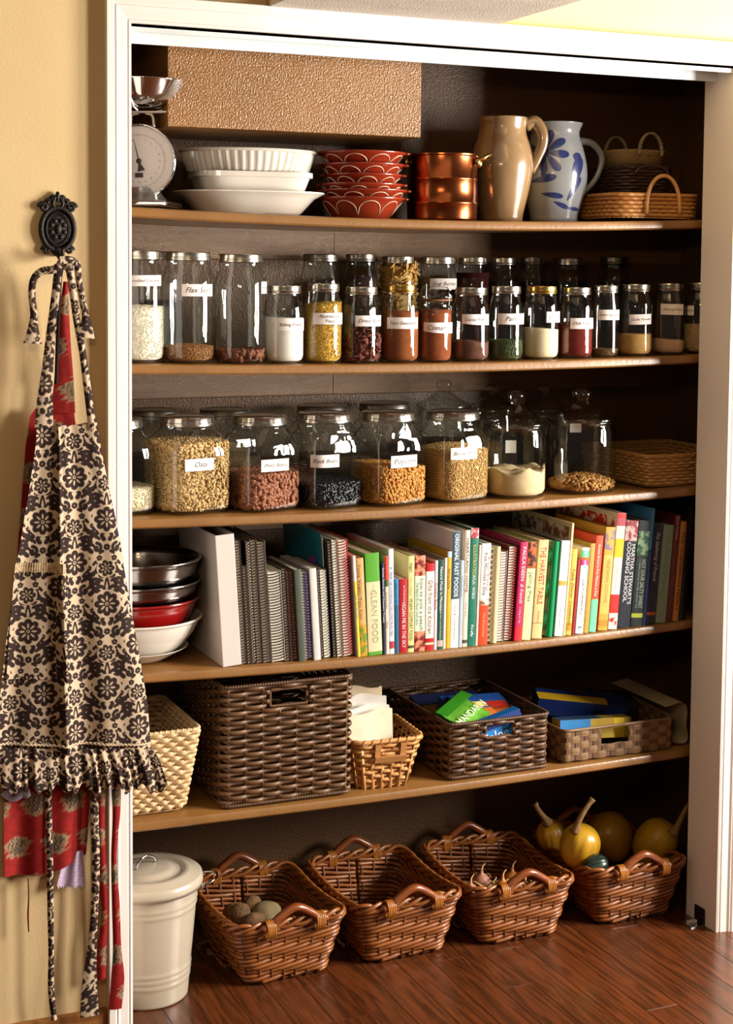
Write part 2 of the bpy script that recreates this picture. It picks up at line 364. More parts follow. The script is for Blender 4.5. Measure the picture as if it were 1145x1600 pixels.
# ============================================================ jars
M_GLASS = glass_mat('clear_glass'); M_GLASS_G = glass_mat('pale_green_glass', (.90, .95, .92), (.20, .25, .23))
M_LID = mat('tin_lid', '#cfcac0', .25, 1.0, col2='#bdb6a8', nscale=12); M_LIDG = mat('gold_lid', '#c9a55a', .28, 1.0, col2='#b48f48', nscale=12)
M_LIDD = mat('dark_pewter_lid', '#8f8a82', .3, 1.0, col2='#77726a', nscale=12)
M_PAPER = mat('white_label_paper', '#f3e9e4', .8, nscale=20); M_INK = mat('dark_ink', '#3a3440', .7)
def cam_angle(X, Y): return math.atan2(CAM[1]-Y, CAM[0]-X)        # direction to the viewer's side of the room
def wrap_label(parent, X, Y, radf, px, py, text, zc=None, cut=0.0, text2=None, off=.0007, wob=0.0):
    """paper label on a jar; px, py = its extent on the photograph, read on the jar's surface"""
    a0 = cam_angle(X, Y); R = radf(a0)
    z0 = zat(py[1], X+R*math.cos(a0), Y+R*math.sin(a0)); z1 = zat(py[0], X+R*math.cos(a0), Y+R*math.sin(a0))
    zz = (z0+z1)/2; xc = None
    dirs = []
    for p in px:                                     # solve the angle whose surface point shows at that pixel
        best = min(np.linspace(-1.45, 1.45, 300), key=lambda q: abs(_px(X+radf(a0+q)*math.cos(a0+q), Y+radf(a0+q)*math.sin(a0+q), zz)-p)); dirs.append(a0+best)
    b0, b1 = dirs
    lab = None; G = []
    for q in np.linspace(b0, b1, 13):
        r = radf(q)+off; k = (q-b0)/(b1-b0) if b1 != b0 else 0
        dz = wob*(k-.5)
        G.append([(X+r*math.cos(q), Y+r*math.sin(q), z0+dz+(cut*(1-k)**3)), (X+r*math.cos(q), Y+r*math.sin(q), z1+dz)])
    o = MB().grid(G).build('paper_label', M_PAPER, parent); o.matrix_parent_inverse = parent_inv(parent)
    rows = [text] if not text2 else [text, text2]
    mid = (b0+b1)/2; Rm = radf(mid); width = abs(b1-b0)*Rm; hgt = z1-z0
    for i, tx in enumerate(rows):
        V, Fc = text_mesh(tx, 1.0, .35)
        w_ = V[:, 0].max()-V[:, 0].min(); sz = min(width*.84/w_, hgt*(.62 if len(rows) == 1 else .44)); V = V*sz
        zc = (z0+z1)/2 + (0 if len(rows) == 1 else (hgt*.2 if i == 0 else -hgt*.2))
        sgn = 1 if b1 > b0 else -1
        # text x runs toward the right of the photograph
        q = mid + V[:, 0]/Rm*sgn
        rr_ = np.array([radf(x) for x in q])+off+.0004
        P = np.stack([X+rr_*np.cos(q), Y+rr_*np.sin(q), zc+V[:, 1]+wob*V[:, 0]/max(width, 1e-6)], 1)
        t = MB().add(P, Fc).build('handwriting', M_INK, o, smooth=False)
    return o
def _px(X, Y, Z):
    d = np.array([X, Y, Z])-CAM; return PCX+F_PX*np.dot(d, AR)/np.dot(d, AF)
def parent_inv(p): return (Matrix.Translation(p.location) @ Matrix.Rotation(p.rotation_euler[2], 4, 'Z')).inverted()
# ---- small pieces that fill the jars
def ico(sub=1):
    bm = bmesh.new(); bmesh.ops.create_icosphere(bm, subdivisions=sub, radius=1.0); V = np.array([v.co[:] for v in bm.verts]); Q = np.array([[v.index for v in f.verts] for f in bm.faces]); bm.free(); return V, Q
ICO1 = ico(1); ICO2 = ico(2)
OCT = (np.array([(1,0,0),(-1,0,0),(0,1,0),(0,-1,0),(0,0,1),(0,0,-1)], float), np.array([(0,2,4),(2,1,4),(1,3,4),(3,0,4),(2,0,5),(1,2,5),(3,1,5),(0,3,5)]))
def scatter(mb, P, N, size, tmpl, jitter=.35, align=.8, bend=0.0):
    """put a copy of the template at each point, flattened roughly along the surface normal"""
    V, Q = tmpl; n = len(P)
    N = N + RNG.normal(0, 1-align, N.shape); N /= np.linalg.norm(N, axis=1)[:, None]
    A = RNG.normal(0, 1, N.shape); A -= N*np.sum(A*N, 1)[:, None]; A /= np.linalg.norm(A, axis=1)[:, None]; B = np.cross(N, A)
    s = (1+RNG.uniform(-jitter, jitter, (n, 1)))
    T = V.copy()
    if bend: T[:, 2] = T[:, 2] + bend*T[:, 0]**2
    W = P[:, None, :] + (A*s)[:, None, :]*T[None, :, :1]*size[0] + (B*s)[:, None, :]*T[None, :, 1:2]*size[1] + (N*s)[:, None, :]*T[None, :, 2:3]*size[2]
    Fq = (Q[None]+ (np.arange(n)*len(V))[:, None, None]).reshape(-1, Q.shape[1])
    mb.addq(W.reshape(-1, 3), Fq)
def fill_points(X, Y, z0, z1, radf, n, inset, mound=0.0, tilt=(0, 0), top_frac=None, bot=.01):
    """points on the side and on the top of a jar's filling"""
    a = RNG.uniform(0, 2*PI, n); R = np.array([radf(x) for x in a])-inset
    h = max(z1-z0, .001); rm = R.mean()
    nt_ = int(n*(rm*rm*PI)/(rm*rm*PI+2*PI*rm*h)); ns = n-nt_
    zs = z0+bot*0+RNG.uniform(0.002, h, ns); Rs = R[:ns].copy()
    low = zs-z0 < bot; Rs[low] -= (bot-(zs[low]-z0))*.45
    topz = lambda x, y, r: z1+mound*(1-(r/rm)**2)+tilt[0]*x+tilt[1]*y
    Ps = np.stack([Rs*np.cos(a[:ns]), Rs*np.sin(a[:ns]), zs], 1); tz = topz(Ps[:, 0], Ps[:, 1], Rs); k = (tz-z0)/h; Ps[:, 2] = z0+(zs-z0)*k
    Ns = np.stack([np.cos(a[:ns]), np.sin(a[:ns]), np.zeros(ns)], 1)
    q = np.sqrt(RNG.uniform(0, 1, nt_)); r = R[ns:]*q; x = r*np.cos(a[ns:]); y = r*np.sin(a[ns:])
    Pt = np.stack([x, y, topz(x, y, r)], 1); Nt = np.tile((0, 0, 1.0), (nt_, 1))
    return np.concatenate([Ps, Pt])+np.array([X, Y, 0]), np.concatenate([Ns, Nt])
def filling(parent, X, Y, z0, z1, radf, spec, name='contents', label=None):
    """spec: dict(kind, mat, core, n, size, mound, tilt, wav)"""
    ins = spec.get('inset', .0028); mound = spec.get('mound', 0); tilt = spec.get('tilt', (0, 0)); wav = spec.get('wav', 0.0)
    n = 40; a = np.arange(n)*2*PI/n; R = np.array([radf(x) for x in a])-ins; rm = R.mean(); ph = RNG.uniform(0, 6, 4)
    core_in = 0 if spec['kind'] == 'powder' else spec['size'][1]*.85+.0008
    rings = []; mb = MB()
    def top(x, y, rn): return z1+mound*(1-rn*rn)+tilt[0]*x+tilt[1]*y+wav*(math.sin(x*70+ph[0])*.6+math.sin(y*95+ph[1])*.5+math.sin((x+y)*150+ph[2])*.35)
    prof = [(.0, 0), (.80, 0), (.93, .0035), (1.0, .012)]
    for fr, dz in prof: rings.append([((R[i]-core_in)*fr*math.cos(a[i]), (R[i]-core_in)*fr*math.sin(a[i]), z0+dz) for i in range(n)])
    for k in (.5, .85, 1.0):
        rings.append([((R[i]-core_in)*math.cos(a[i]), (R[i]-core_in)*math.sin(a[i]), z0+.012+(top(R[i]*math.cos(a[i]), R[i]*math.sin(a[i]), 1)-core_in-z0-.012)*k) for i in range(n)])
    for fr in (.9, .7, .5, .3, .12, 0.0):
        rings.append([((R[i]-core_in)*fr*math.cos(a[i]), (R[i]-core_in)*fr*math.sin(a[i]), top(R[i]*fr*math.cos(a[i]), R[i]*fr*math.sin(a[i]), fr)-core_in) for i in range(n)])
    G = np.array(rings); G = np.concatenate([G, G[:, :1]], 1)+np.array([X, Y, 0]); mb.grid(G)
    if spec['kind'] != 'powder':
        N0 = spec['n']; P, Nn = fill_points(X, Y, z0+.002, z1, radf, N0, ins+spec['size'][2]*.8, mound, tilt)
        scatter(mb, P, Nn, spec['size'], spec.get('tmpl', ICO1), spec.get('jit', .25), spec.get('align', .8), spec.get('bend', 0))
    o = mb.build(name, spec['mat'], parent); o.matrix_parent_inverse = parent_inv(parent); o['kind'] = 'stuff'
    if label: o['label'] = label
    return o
def screw_lid(parent, R, z0, z1, m, ridges=True, X=0, Y=0, knurl=0):
    h = z1-z0
    prof = [(R*.97, z0), (R, z0+h*.05), (R, z0+h*.22), (R*1.02, z0+h*.27), (R*1.02, z0+h*.36), (R*.985, z0+h*.42), (R*.985, z0+h*.8), (R*.995, z0+h*.9), (R*.97, z0+h), (R*.86, z0+h), (R*.84, z0+h*.95), (R*.70, z0+h*.95), (R*.68, z0+h*.98), (0.0001, z0+h*.98)]
    fl_ = (lambda a, k: 1+(.006*np.cos(a*knurl) if 2 < k < 8 else 0)) if knurl else None
    return MB().lathe(prof, 96 if knurl else 40, fl=fl_).build('lid', m, parent, angle=40)
def mason_jar(shelf, cx, wpx, ytop, Y, label, group, fill=None, fill_y=None, lab=None, lid=None, glass=None, lidw=.83, neck=.80, name='mason_jar', h=None, fill_label=None):
    X = xat(cx, Y, zt(shelf, .5)+.06)
    R = wpx/2/ppm(X, Y, zt(shelf, .5)+.08); zb = zrest(shelf, X, R*.9); H = h or (zat(ytop, X, Y)-zb)
    t = thing(name, label, 'jar', (X, Y, zb), group=group)
    hn = .0235 if H > .2 else .0205                 # neck and lid zone
    zn = H-hn
    prof = [(.0005, .005), (R*.6, .004), (R*.78, 0.0), (R*.90, .0008), (R*.97, .006), (R, .015), (R, zn*.70), (R*.995, zn*.78), (R*.96, zn*.85), (R*.90, zn*.905), (R*(neck+.04), zn*.95), (R*neck, zn*.985), (R*neck, zn+.004), (R*(neck+.015), zn+.006), (R*neck, zn+.009), (R*neck, H-.004)]
    MB().lathe(prof, 44).build('glass_body', glass or M_GLASS, t)
    # thick bottom of the glass
    screw_lid(t, R*lidw, H-.0185, H, lid or M_LID)
    radf = lambda a: R
    if fill:
        z1 = zat(fill_y, X+R*math.cos(cam_angle(X, Y))*.95, Y+R*math.sin(cam_angle(X, Y))*.95)
        filling(t, X, Y, zb+.006, z1, radf, fill, label=fill_label)
    if lab: wrap_label(t, X, Y, radf, *lab[:3], **(lab[3] if len(lab) > 3 else {}))
    return t
# ============================================================ basket weaving
def rrect(hx, hy, rc, n):
    """n evenly spaced points round a rounded rectangle, from the middle of the front (-y) side, counter-clockwise; with outward normals"""
    rc = min(rc, hx*.98, hy*.98); P = []; Nn = []
    def seg(a, b, nv, m):
        for k in range(m): P.append((a[0]+(b[0]-a[0])*k/m, a[1]+(b[1]-a[1])*k/m)); Nn.append(nv)
    def arc(c, a0, m=10):
        for k in range(m):
            q = a0+PI/2*k/m; P.append((c[0]+rc*math.cos(q), c[1]+rc*math.sin(q))); Nn.append((math.cos(q), math.sin(q)))
    seg((0, -hy), (hx-rc, -hy), (0, -1), 12); arc((hx-rc, -hy+rc), -PI/2)
    seg((hx, -hy+rc), (hx, hy-rc), (1, 0), 20); arc((hx-rc, hy-rc), 0)
    seg((hx-rc, hy), (-hx+rc, hy), (0, 1), 24); arc((-hx+rc, hy-rc), PI/2)
    seg((-hx, hy-rc), (-hx, -hy+rc), (-1, 0), 20); arc((-hx+rc, -hy+rc), PI)
    seg((-hx+rc, -hy), (0, -hy), (0, -1), 12)
    P.append(P[0]); Nn.append(Nn[0]); P = np.array(P); Nn = np.array(Nn)
    d = np.concatenate([[0], np.cumsum(np.linalg.norm(np.diff(P, axis=0), axis=1))]); d /= d[-1]
    s = np.arange(n)/n
    Q = np.stack([np.interp(s, d, P[:, k]) for k in (0, 1)], 1); N2 = np.stack([np.interp(s, d, Nn[:, k]) for k in (0, 1)], 1)
    return Q, N2/np.linalg.norm(N2, axis=1)[:, None]
def weave_rows(mb, dims, z0, z1, rows, nst, amp, rn, rz, rc, sub=4, climb=0, skip=None, zfun=None, sides=5, twill=False, jit=0.0):
    n = nst*sub; s = np.arange(n)/n; h = z1-z0; pitch = h/rows
    B = np.tile((0, 0, 1.0), (n, 1))
    for k in range(-climb, rows):
        sb_ = (s+.5) % 1.0 if climb else s               # rods start and end on the back side
        t = np.clip(((k+.5)+climb*sb_)/rows, 0, 1); ok = ((k+.5)+climb*sb_ > 0) & ((k+.5)+climb*sb_ < rows)
        if not ok.any(): continue
        A0, N0 = rrect(*dims(0), rc, n); A1, N1 = rrect(*dims(1), rc, n)
        if callable(getattr(dims, 'bulge', None)): bl = dims.bulge(t)
        else: bl = 0*t
        xy = A0*(1-t)[:, None]+A1*t[:, None]; Nr = N0*(1-t)[:, None]+N1*t[:, None]
        ph = np.cos(PI*nst*s*.5+k*PI*.5) if twill else np.cos(PI*nst*s+k*PI)
        off = amp*np.sign(ph)*np.abs(ph)**.6 + bl
        if jit: off = off + RNG.normal(0, jit, n)*0 + jit*math.sin(k*2.1)
        z = z0+h*t
        P = np.stack([xy[:, 0]+Nr[:, 0]*off, xy[:, 1]+Nr[:, 1]*off, z], 1)
        if zfun is not None: P[:, 2] = P[:, 2]+zfun(P[:, 0], P[:, 1])*t
        N3 = np.concatenate([Nr, np.zeros((n, 1))], 1)
        if skip is not None: ok = ok & ~skip(P)
        if ok.all() and not climb: 
            mb.strand(P, N3, B, rn, rz, sides, True)
        else:
            idx = np.where(ok)[0]
            if len(idx) == 0: continue
            # runs, joined over the wrap
            brk = np.where((np.diff(idx) > 1) | ((idx[1:] == n//2) if climb else False))[0]; runs = np.split(idx, brk+1)
            if len(runs) > 1 and runs[0][0] == 0 and runs[-1][-1] == n-1: runs[0] = np.concatenate([runs[-1], runs[0]]); runs.pop()
            for r in runs:
                if len(r) > 1: mb.strand(P[r], N3[r], B[r], rn, rz, sides, False)
def stakes(mb, dims, z0, z1, nst, r, rc, off=0.0, zfun=None, skip=None, flat=1.0):
    A0, N0 = rrect(*dims(0), rc, nst*2); A1, N1 = rrect(*dims(1), rc, nst*2)
    for k in range(1, nst*2, 2):
        T = np.linspace(0, 1, 5 if skip is None else 25); P = []
        for t in T:
            xy = A0[k]*(1-t)+A1[k]*t; bl = dims.bulge(np.array([t]))[0] if callable(getattr(dims, 'bulge', None)) else 0
            p = [xy[0]+N1[k][0]*(off+bl), xy[1]+N1[k][1]*(off+bl), z0+(z1-z0)*t]
            if zfun is not None: p[2] += zfun(p[0], p[1])*t
            P.append(p)
        P = np.array(P)
        if skip is not None and skip(P).any(): P = P[:int(np.where(skip(P))[0][0])]
        if len(P) < 2: continue
        mb.tube(P, r, 5)
def loop_path(dims, t, rc, n, z, zfun=None, off=0.0):
    A0, N0 = rrect(*dims(0), rc, n); A1, N1 = rrect(*dims(1), rc, n); xy = A0*(1-t)+A1*t+N1*off
    zz = np.full(n, z) if zfun is None else z+np.array([zfun(a, b) for a, b in xy])
    return np.concatenate([xy, zz[:, None]], 1), N1
def wound_rim(mb, path, r, turns, wr, sides=6):
    """a core loop bound with a fine helical strand"""
    mb.tube(path, r*.85, 8, True)
    n = turns*7; s = np.arange(n)/n; m = len(path); C = np.stack([np.interp(s*m, np.arange(m+1), np.append(path[:, k], path[0, k])) for k in range(3)], 1)
    T = np.roll(C, -1, 0)-np.roll(C, 1, 0); T /= np.linalg.norm(T, axis=1)[:, None]; U = np.tile((0, 0, 1.0), (n, 1)); S = np.cross(T, U); S /= np.linalg.norm(S, axis=1)[:, None]; U = np.cross(S, T)
    a = s*turns*2*PI
    mb.tube(C+(S*np.cos(a)[:, None]+U*np.sin(a)[:, None])*r*.75, wr, 4, True)
def braided_rim(mb, path, normals, r, n_cross, zamp):
    n = len(path); s = np.arange(n)/n
    for k in range(3):
        a = 2*PI*(s*n_cross+k/3)
        P = path+np.concatenate([normals, np.zeros((n, 1))], 1)*(r*.75*np.cos(a))[:, None]+np.array((0, 0, 1.0))*(zamp*np.sin(a))[:, None]
        mb.tube(P, r*.62, 6, True)
class Dims:
    def __init__(s, b, t, bulge=None):
        s.b = b; s.t = t
        if bulge is not None: s.bulge = bulge
    def __call__(s, t): return (s.b[0]+(s.t[0]-s.b[0])*t, s.b[1]+(s.t[1]-s.b[1])*t)
def base_panel(parent, hx, hy, rc, z, m):
    A, _ = rrect(hx, hy, rc, 48); mb = MB()
    V = [(a, b, z) for a, b in A]+[(a, b, z+.003) for a, b in A]
    Fc = [tuple(range(47, -1, -1)), tuple(range(48, 96))]+[(i, (i+1) % 48, 48+(i+1) % 48, 48+i) for i in range(48)]
    return mb.add(V, Fc).build('base', m, parent, smooth=False)
# ============================================================ top shelf
M_CER = mat('white_glazed_ceramic', '#ddd7cd', .2, coat=.5, croug=.06, nscale=6, col2='#d6cfc4')
M_TERRA = mat('glazed_terracotta', '#7c2414', .22, col2='#8f3018', nscale=10, coat=.6, croug=.08)
M_SLIP = mat('cream_slip', '#e6cdb4', .4)
M_COPPER = mat('aged_copper', '#b5653a', .22, 1.0, col2='#8a4526', nscale=9); M_BRASS = mat('brass', '#b79a5c', .3, 1.0, nscale=20)
M_STONE = mat('tan_stoneware', '#8e7250', .25, col2='#7d6140', nscale=7, coat=.7, croug=.05, bump=.03, bscale=90)
M_GREYW = mat('grey_salt_glaze', '#97999b', .25, col2='#888d92', nscale=7, coat=.7, croug=.06, bump=.05, bscale=160)
M_COBALT = mat('cobalt_glaze', '#252f63', .25, col2='#323f78', nscale=40, coat=.6, croug=.08)
def Z1(X, R=.08): return zrest(0, X, R)
# ---- kitchen scale
Ys = .25; Xs = xat(222, Ys, 1.87); z0 = Z1(Xs, .11)
t = thing('kitchen_scale', 'chrome kitchen scale with round white dial and steel weighing pan', 'scale', (Xs, Ys, z0), -math.radians(30))
zc = zat(253, Xs, Ys)-z0; Rd = .078
MB().lathe([(.0, 0), (.10, 0), (.105, .003), (.105, .010), (.098, .014), (.06, .017), (.0, .017)], 4, sq=[2]*7, rot=PI/4).build('base', M_CHROME, t, smooth=False, bevel=.003)
MB().lathe([(.058, .015), (.05, .022), (.04, .035), (.036, zc-Rd+.02)], 28).build('foot', M_METAL, t)
ry = rotm('X', PI/2)
def drum(prof, n=56):
    mb = MB().lathe(prof, n); V = np.concatenate(mb.v) @ ry.T; mb.v = [V]; return mb   # axis towards -y
d = drum([(.0, -.055), (Rd*.7, -.052), (Rd*.95, -.03), (Rd*1.0, 0), (Rd*1.05, .018), (Rd*1.06, .024), (Rd*1.03, .029), (Rd*.985, .029), (Rd*.985, .026)])
d.build('housing', M_CHROME, t, loc=(0, 0, zc))
dial = drum([(Rd*.985, .026), (.0001, .026)]); dial = dial.build('dial', mat('white_dial', '#e9e4e2', .4), t, loc=(0, 0, zc))
mb = MB()
for k in range(100):
    a = 2*PI*k/100; L = .0055 if k % 5 == 0 else .0028; r0 = Rd*.72
    R_ = rotm('Y', a); mb.box(R_ @ np.array((0, -.0266, r0+L/2)), (.0006, .0004, L), R_)
mb.build('tick_marks', mat('dial_ink', '#55504f', .6), dial, smooth=False)['kind'] = 'stuff'
for k in range(1, 20):
    a = 2*PI*k/20; V, Fc = text_mesh(str(k), .0065); P = np.stack([V[:, 0]+Rd*.60*math.sin(a), np.full(len(V), -.0266), V[:, 1]+Rd*.60*math.cos(a)], 1)
    MB().add(P, Fc).build('numeral', MATS['dial_ink'], dial, smooth=False)
ndl = MB().add([(-.0014, -.030, 0), (.0014, -.030, 0), (.0002, -.030, Rd*.66), (-.0002, -.030, Rd*.66), (-.0014, -.0285, 0), (.0014, -.0285, 0), (.0002, -.0285, Rd*.66), (-.0002, -.0285, Rd*.66)], [(0, 1, 2, 3), (7, 6, 5, 4), (0, 4, 5, 1), (1, 5, 6, 2), (2, 6, 7, 3), (3, 7, 4, 0)])
ndl.add([(0, -.030, 0), (-.0085, -.030, -.022), (.0085, -.030, -.022), (0, -.0285, 0), (-.0085, -.0285, -.022), (.0085, -.0285, -.022)], [(0, 1, 2), (5, 4, 3), (1, 4, 5, 2), (0, 3, 4, 1), (2, 5, 3, 0)])
ndl.ell((0, -.030, 0), (.006, .0025, .006), 14, 8)
n_ = ndl.build('needle', mat('black_needle', '#2b2826', .45), t, smooth=False, loc=(0, 0, zc)); n_.rotation_euler = (0, math.radians(-14), 0)
MB().box2((-.009, -.028, -.036), (.009, -.0265, -.026)).build('dial_plate', MATS['black_needle'], t, smooth=False, loc=(0, 0, zc))
zp = zat(174, Xs, Ys)-z0
mb = MB(); mb.box2((-.055, -.012, zp-.004), (.062, .012, zp)); mb.build('pan_carrier', M_WHITE, t, smooth=False, bevel=.001)
for sx in (-1, 1): MB().tube(smooth_curve([(sx*.026, 0, zc+Rd*.85), (sx*.026, 0, zp-.022), (sx*.022, 0, zp-.008), (sx*.008, 0, zp-.004)], 14), .0032, 8).build('stem', M_WHITE, t)
mb = MB().lathe([(.0001, zp+.006), (.035, zp+.006), (.055, zp+.012), (.08, zp+.034), (.094, zp+.064), (.0955, zp+.066), (.0935, zp+.066), (.078, zp+.036), (.053, zp+.015), (.033, zp+.009), (.0001, zp+.009)], 48); mb.build('weighing_pan', M_CHROME, t)
for k in range(3):
    a = k*2*PI/3+.4; MB().tube([(.028*math.cos(a), .028*math.sin(a), zp), (.05*math.cos(a), .05*math.sin(a), zp+.006), (.088*math.cos(a), .088*math.sin(a), zp+.042)], .0022, 6).build('pan_bracket', M_WHITE, t)
# ---- white dishes
def oval_dish(name, label, X, Y, z, prof, ax, ay, rot=0, n=72, flute=None, square=2.0, part='dish'):
    o = thing(name, label, 'dish', (X, Y, z), rot, group='white serving dishes on the top shelf')
    mb = MB().lathe([(max(r, .0005), h) for r, h in prof], n, sq=[square]*len(prof), fl=flute)
    V = np.concatenate(mb.v); V[:, 0] *= ax; V[:, 1] *= ay; mb.v = [V]; mb.build(part, M_CER, o, angle=50); return o
Yd = .315
Xp = xat(388, Yd, 1.80); s0 = 1/ppm(Xp, Yd, 1.8)
zpl = Z1(Xp, .12)
hp = zat(303, Xp, Yd)-zpl
oval_dish('serving_platter', 'wide white oval platter at bottom of dish stack', Xp, Yd, zpl, [(0, .004), (.5, .004), (.62, 0), (.66, 0), (.70, .006), (.86, hp*.75), (1.0, hp), (1.0, hp+.003), (.90, hp*.88+.003), (.80, hp*.64), (.60, hp*.62), (0, hp*.62)], 119*s0, .125, -.12, square=2.6)
z2 = zpl+hp*.62+.001; h2 = zat(268, Xp, Yd-.10)-z2
oval_dish('baking_dish', 'white rectangular baking dish between platter and fluted dish', xat(390, Yd, 1.84), Yd, z2, [(0, 0), (.76, 0), (.82, .004), (.95, h2*.80), (1.0, h2*.82), (1.0, h2), (.95, h2), (.92, h2*.9), (.78, .008), (0, .008)], 92*s0, .105, -.12, square=5.0)
z3 = z2+h2+.0005; h3 = zat(236, Xp, Yd)-z3
fl_ = lambda a, k: 1+(.018*np.cos(a*52) if 1 <= k <= 4 else 0)
oval_dish('fluted_baker', 'fluted white oval baking dish on top of the dish stack', xat(388, Yd, 1.88), Yd, z3, [(0, 0), (.82, 0), (.86, .003), (.92, h3*.6), (.94, h3*.86), (.985, h3*.88), (1.0, h3*.94), (.985, h3), (.95, h3), (.90, h3*.9), (.80, .006), (0, .006)], 110*s0, .115, -.12, n=208, flute=fl_)
# ---- terracotta bowls
Yb = .275; Xb = xat(566, Yb, 1.83); sb = 1/ppm(Xb, Yb, 1.83)
rims = [309, 297, 288, 273, 257, 239]; wd = [68, 69, 66, 62, 67, 70]; zprev = Z1(Xb)
words = ['lowest', 'second lowest', 'third from the bottom', 'third from the top', 'second highest', 'topmost']
for k, (ry_, w_) in enumerate(zip(rims, wd)):
    R = w_*sb; zr = zat(ry_, Xb, Yb)
    hb = .040 if k == 0 else .042
    zb_ = zprev if k == 0 else zr-hb
    h = zr-zb_
    o = thing('terracotta_bowl', f'dark red glazed terracotta bowl with cream scalloped lines, {words[k]} in its stack', 'bowl', (Xb+(.004*math.sin(k*2.3)), Yb+.003*math.cos(k*1.7), zb_), group='terracotta bowls stacked on the top shelf')
    rin = .0045
    MB().lathe([(.0005, .002), (R*.55, .002), (R*.57, 0), (R*.62, 0), (R*.66, .004), (R*.80, h*.45), (R*.93, h*.82), (R*.985, h*.9), (R, h*.97), (R*.985, h), (R*.95, h*.99), (R*.90, h*.86), (R*.76, h*.45), (R*.6, .007), (.0005, .006)], 52).build('bowl', M_TERRA, o)
    mb = MB(); na = 9; rad = lambda z: np.interp(z, [0, .004, h*.45, h*.82, h*.9], [R*.62, R*.66, R*.80, R*.93, R*.985])+.0006
    for q in range(na):
        u = np.linspace(0, PI, 14); a = 2*PI*(q+u/PI)/na+.2*k; z = h*.18+(h*.62)*np.sqrt(np.maximum(0, 1-(2*u/PI-1)**2))
        rr_ = rad(z); mb.tube(np.stack([rr_*np.cos(a), rr_*np.sin(a), z], 1), .0010, 4)
    mb.build('slip_decoration', M_SLIP, o)['kind'] = 'stuff'
    for sa in (-.5, PI-.5): MB().ell((R*math.cos(sa), R*math.sin(sa), h*.93), (.010, .010, .004), 10, 6).build('lug', M_TERRA, o)
# ---- copper pot
Yc = .25; Xc = xat(691, Yc, 1.83); sc_ = 1/ppm(Xc, Yc, 1.83); R = 55*sc_; zb_ = Z1(Xc); h = zat(242, Xc, Yc)-zb_
t = thing('copper_pot', 'ribbed copper pot with brass loop handle beside terracotta bowls', 'pot', (Xc, Yc, zb_))
prof = [(.0005, .001), (R*.9, 0), (R*.985, .004), (R, .012), (R, h*.24), (R*1.02, h*.255), (R*1.02, h*.275), (R, h*.29), (R*.985, h*.60), (R*1.005, h*.615), (R*1.005, h*.635), (R*.985, h*.65), (R*.985, h*.96), (R*1.03, h*.975), (R*1.03, h*.995), (R*.97, h), (R*.95, h*.95), (R*.95, .01), (.0005, .006)]
MB().lathe(prof, 60).build('pot_body', M_COPPER, t, angle=40)
for sgn, az in ((1, -.55), (-1, PI-.55)):
    P = [];
    for q in np.linspace(0, PI, 15):
        tang = .030*math.cos(q); out = R*.99+.030*math.sin(q)**.7; P.append((out*math.cos(az)-tang*math.sin(az), out*math.sin(az)+tang*math.cos(az), h*.90+.016*math.sin(q)))
    hd = MB().tube(P, .0036, 8).build('handle', M_BRASS, t)
    for tang in (.030, -.030): MB().ell((R*math.cos(az)-tang*math.sin(az), R*math.sin(az)+tang*math.cos(az), h*.88), (.009, .009, .011), 10, 8).build('rivet_plate', M_BRASS, hd)
# ---- jugs
def jug(name, label, cxpx, Y, prof_px, handle, m, hr=.009, flat=1.3):
    X = xat(cxpx, Y, 1.88); s = 1/ppm(X, Y, 1.88); zb_ = Z1(X)
    o = thing(name, label, 'jug', (X, Y, zb_)); pts = smooth_curve([(w_*s, zat(y_, X, Y)-zb_) for w_, y_ in prof_px], 40); pts[0, 1] = 0; pts[:, 1] = np.maximum(pts[:, 1], 0)
    outer = [(.0005, 0.0)]+[tuple(q) for q in pts]; inner = [(max(q[0]-.006, .001), q[1]) for q in pts[::-1][1:]]
    MB().lathe(outer+[(pts[-1][0]-.004, pts[-1][1]+.001)]+inner+[(.0005, .008)], 64).build('jug_body', m, o)
    az, hp_ = handle
    P = smooth_curve([(r_*s, 0, zat(y_, X, Y)-zb_) for r_, y_ in hp_], 26)
    P = np.stack([P[:, 0]*math.cos(az), P[:, 0]*math.sin(az), P[:, 2]], 1)
    rad = np.linspace(1.15, .8, 26)*hr
    MB().tube(P, rad, 10, flat=flat, up=(math.cos(az), math.sin(az), 0.3)).build('handle', m, o)
    return o, X, Y, zb_, s, pts
jug('stoneware_pitcher', 'tall tan glazed stoneware pitcher beside the copper pot', 784, .288,
    [(33, 341), (35, 330), (42, 300), (48, 268), (48, 250), (44, 230), (38, 212), (36.5, 200), (38, 190), (38.5, 184)], (-.42, [(35, 196), (50, 190), (61, 206), (62, 225), (54, 246), (44, 268)]), M_STONE, .010, 1.5)
o, Xj, Yj, zj, sj, pj = jug('salt_glazed_jug', 'grey salt glazed jug painted with blue flower and leaves', 866, .318,
    [(37, 342), (39, 332), (47, 305), (51, 280), (50, 258), (45, 235), (39, 216), (38, 206), (42, 196), (43, 193)], (-.12, [(42, 219), (62, 222), (77, 236), (80, 252), (70, 278), (48, 302)]), M_GREYW, .0065, 1.3)
def jug_patch(parent, poly, name):
    """glaze painted on the jug: outline in photograph pixels on the jug's front"""
    poly = np.array(poly, float); c = poly.mean(0); a0 = cam_angle(Xj, Yj)
    def pt(q):
        z = zat(q[1], Xj, Yj-.04)-zj; R = np.interp(z, pj[:, 1], pj[:, 0]); u_ = (q[0]-866)*sj/R; ph = math.asin(max(-.99, min(.99, u_)))
        a = a0+ph; return ((R+.0007)*math.cos(a), (R+.0007)*math.sin(a), z)
    rings = [[pt(c+(q-c)*k) for q in poly] for k in (1.0, .66, .33, .02)]
    G = np.array(rings); G = np.concatenate([G, G[:, :1]], 1); MB().grid(G).build(name, M_COBALT, parent)
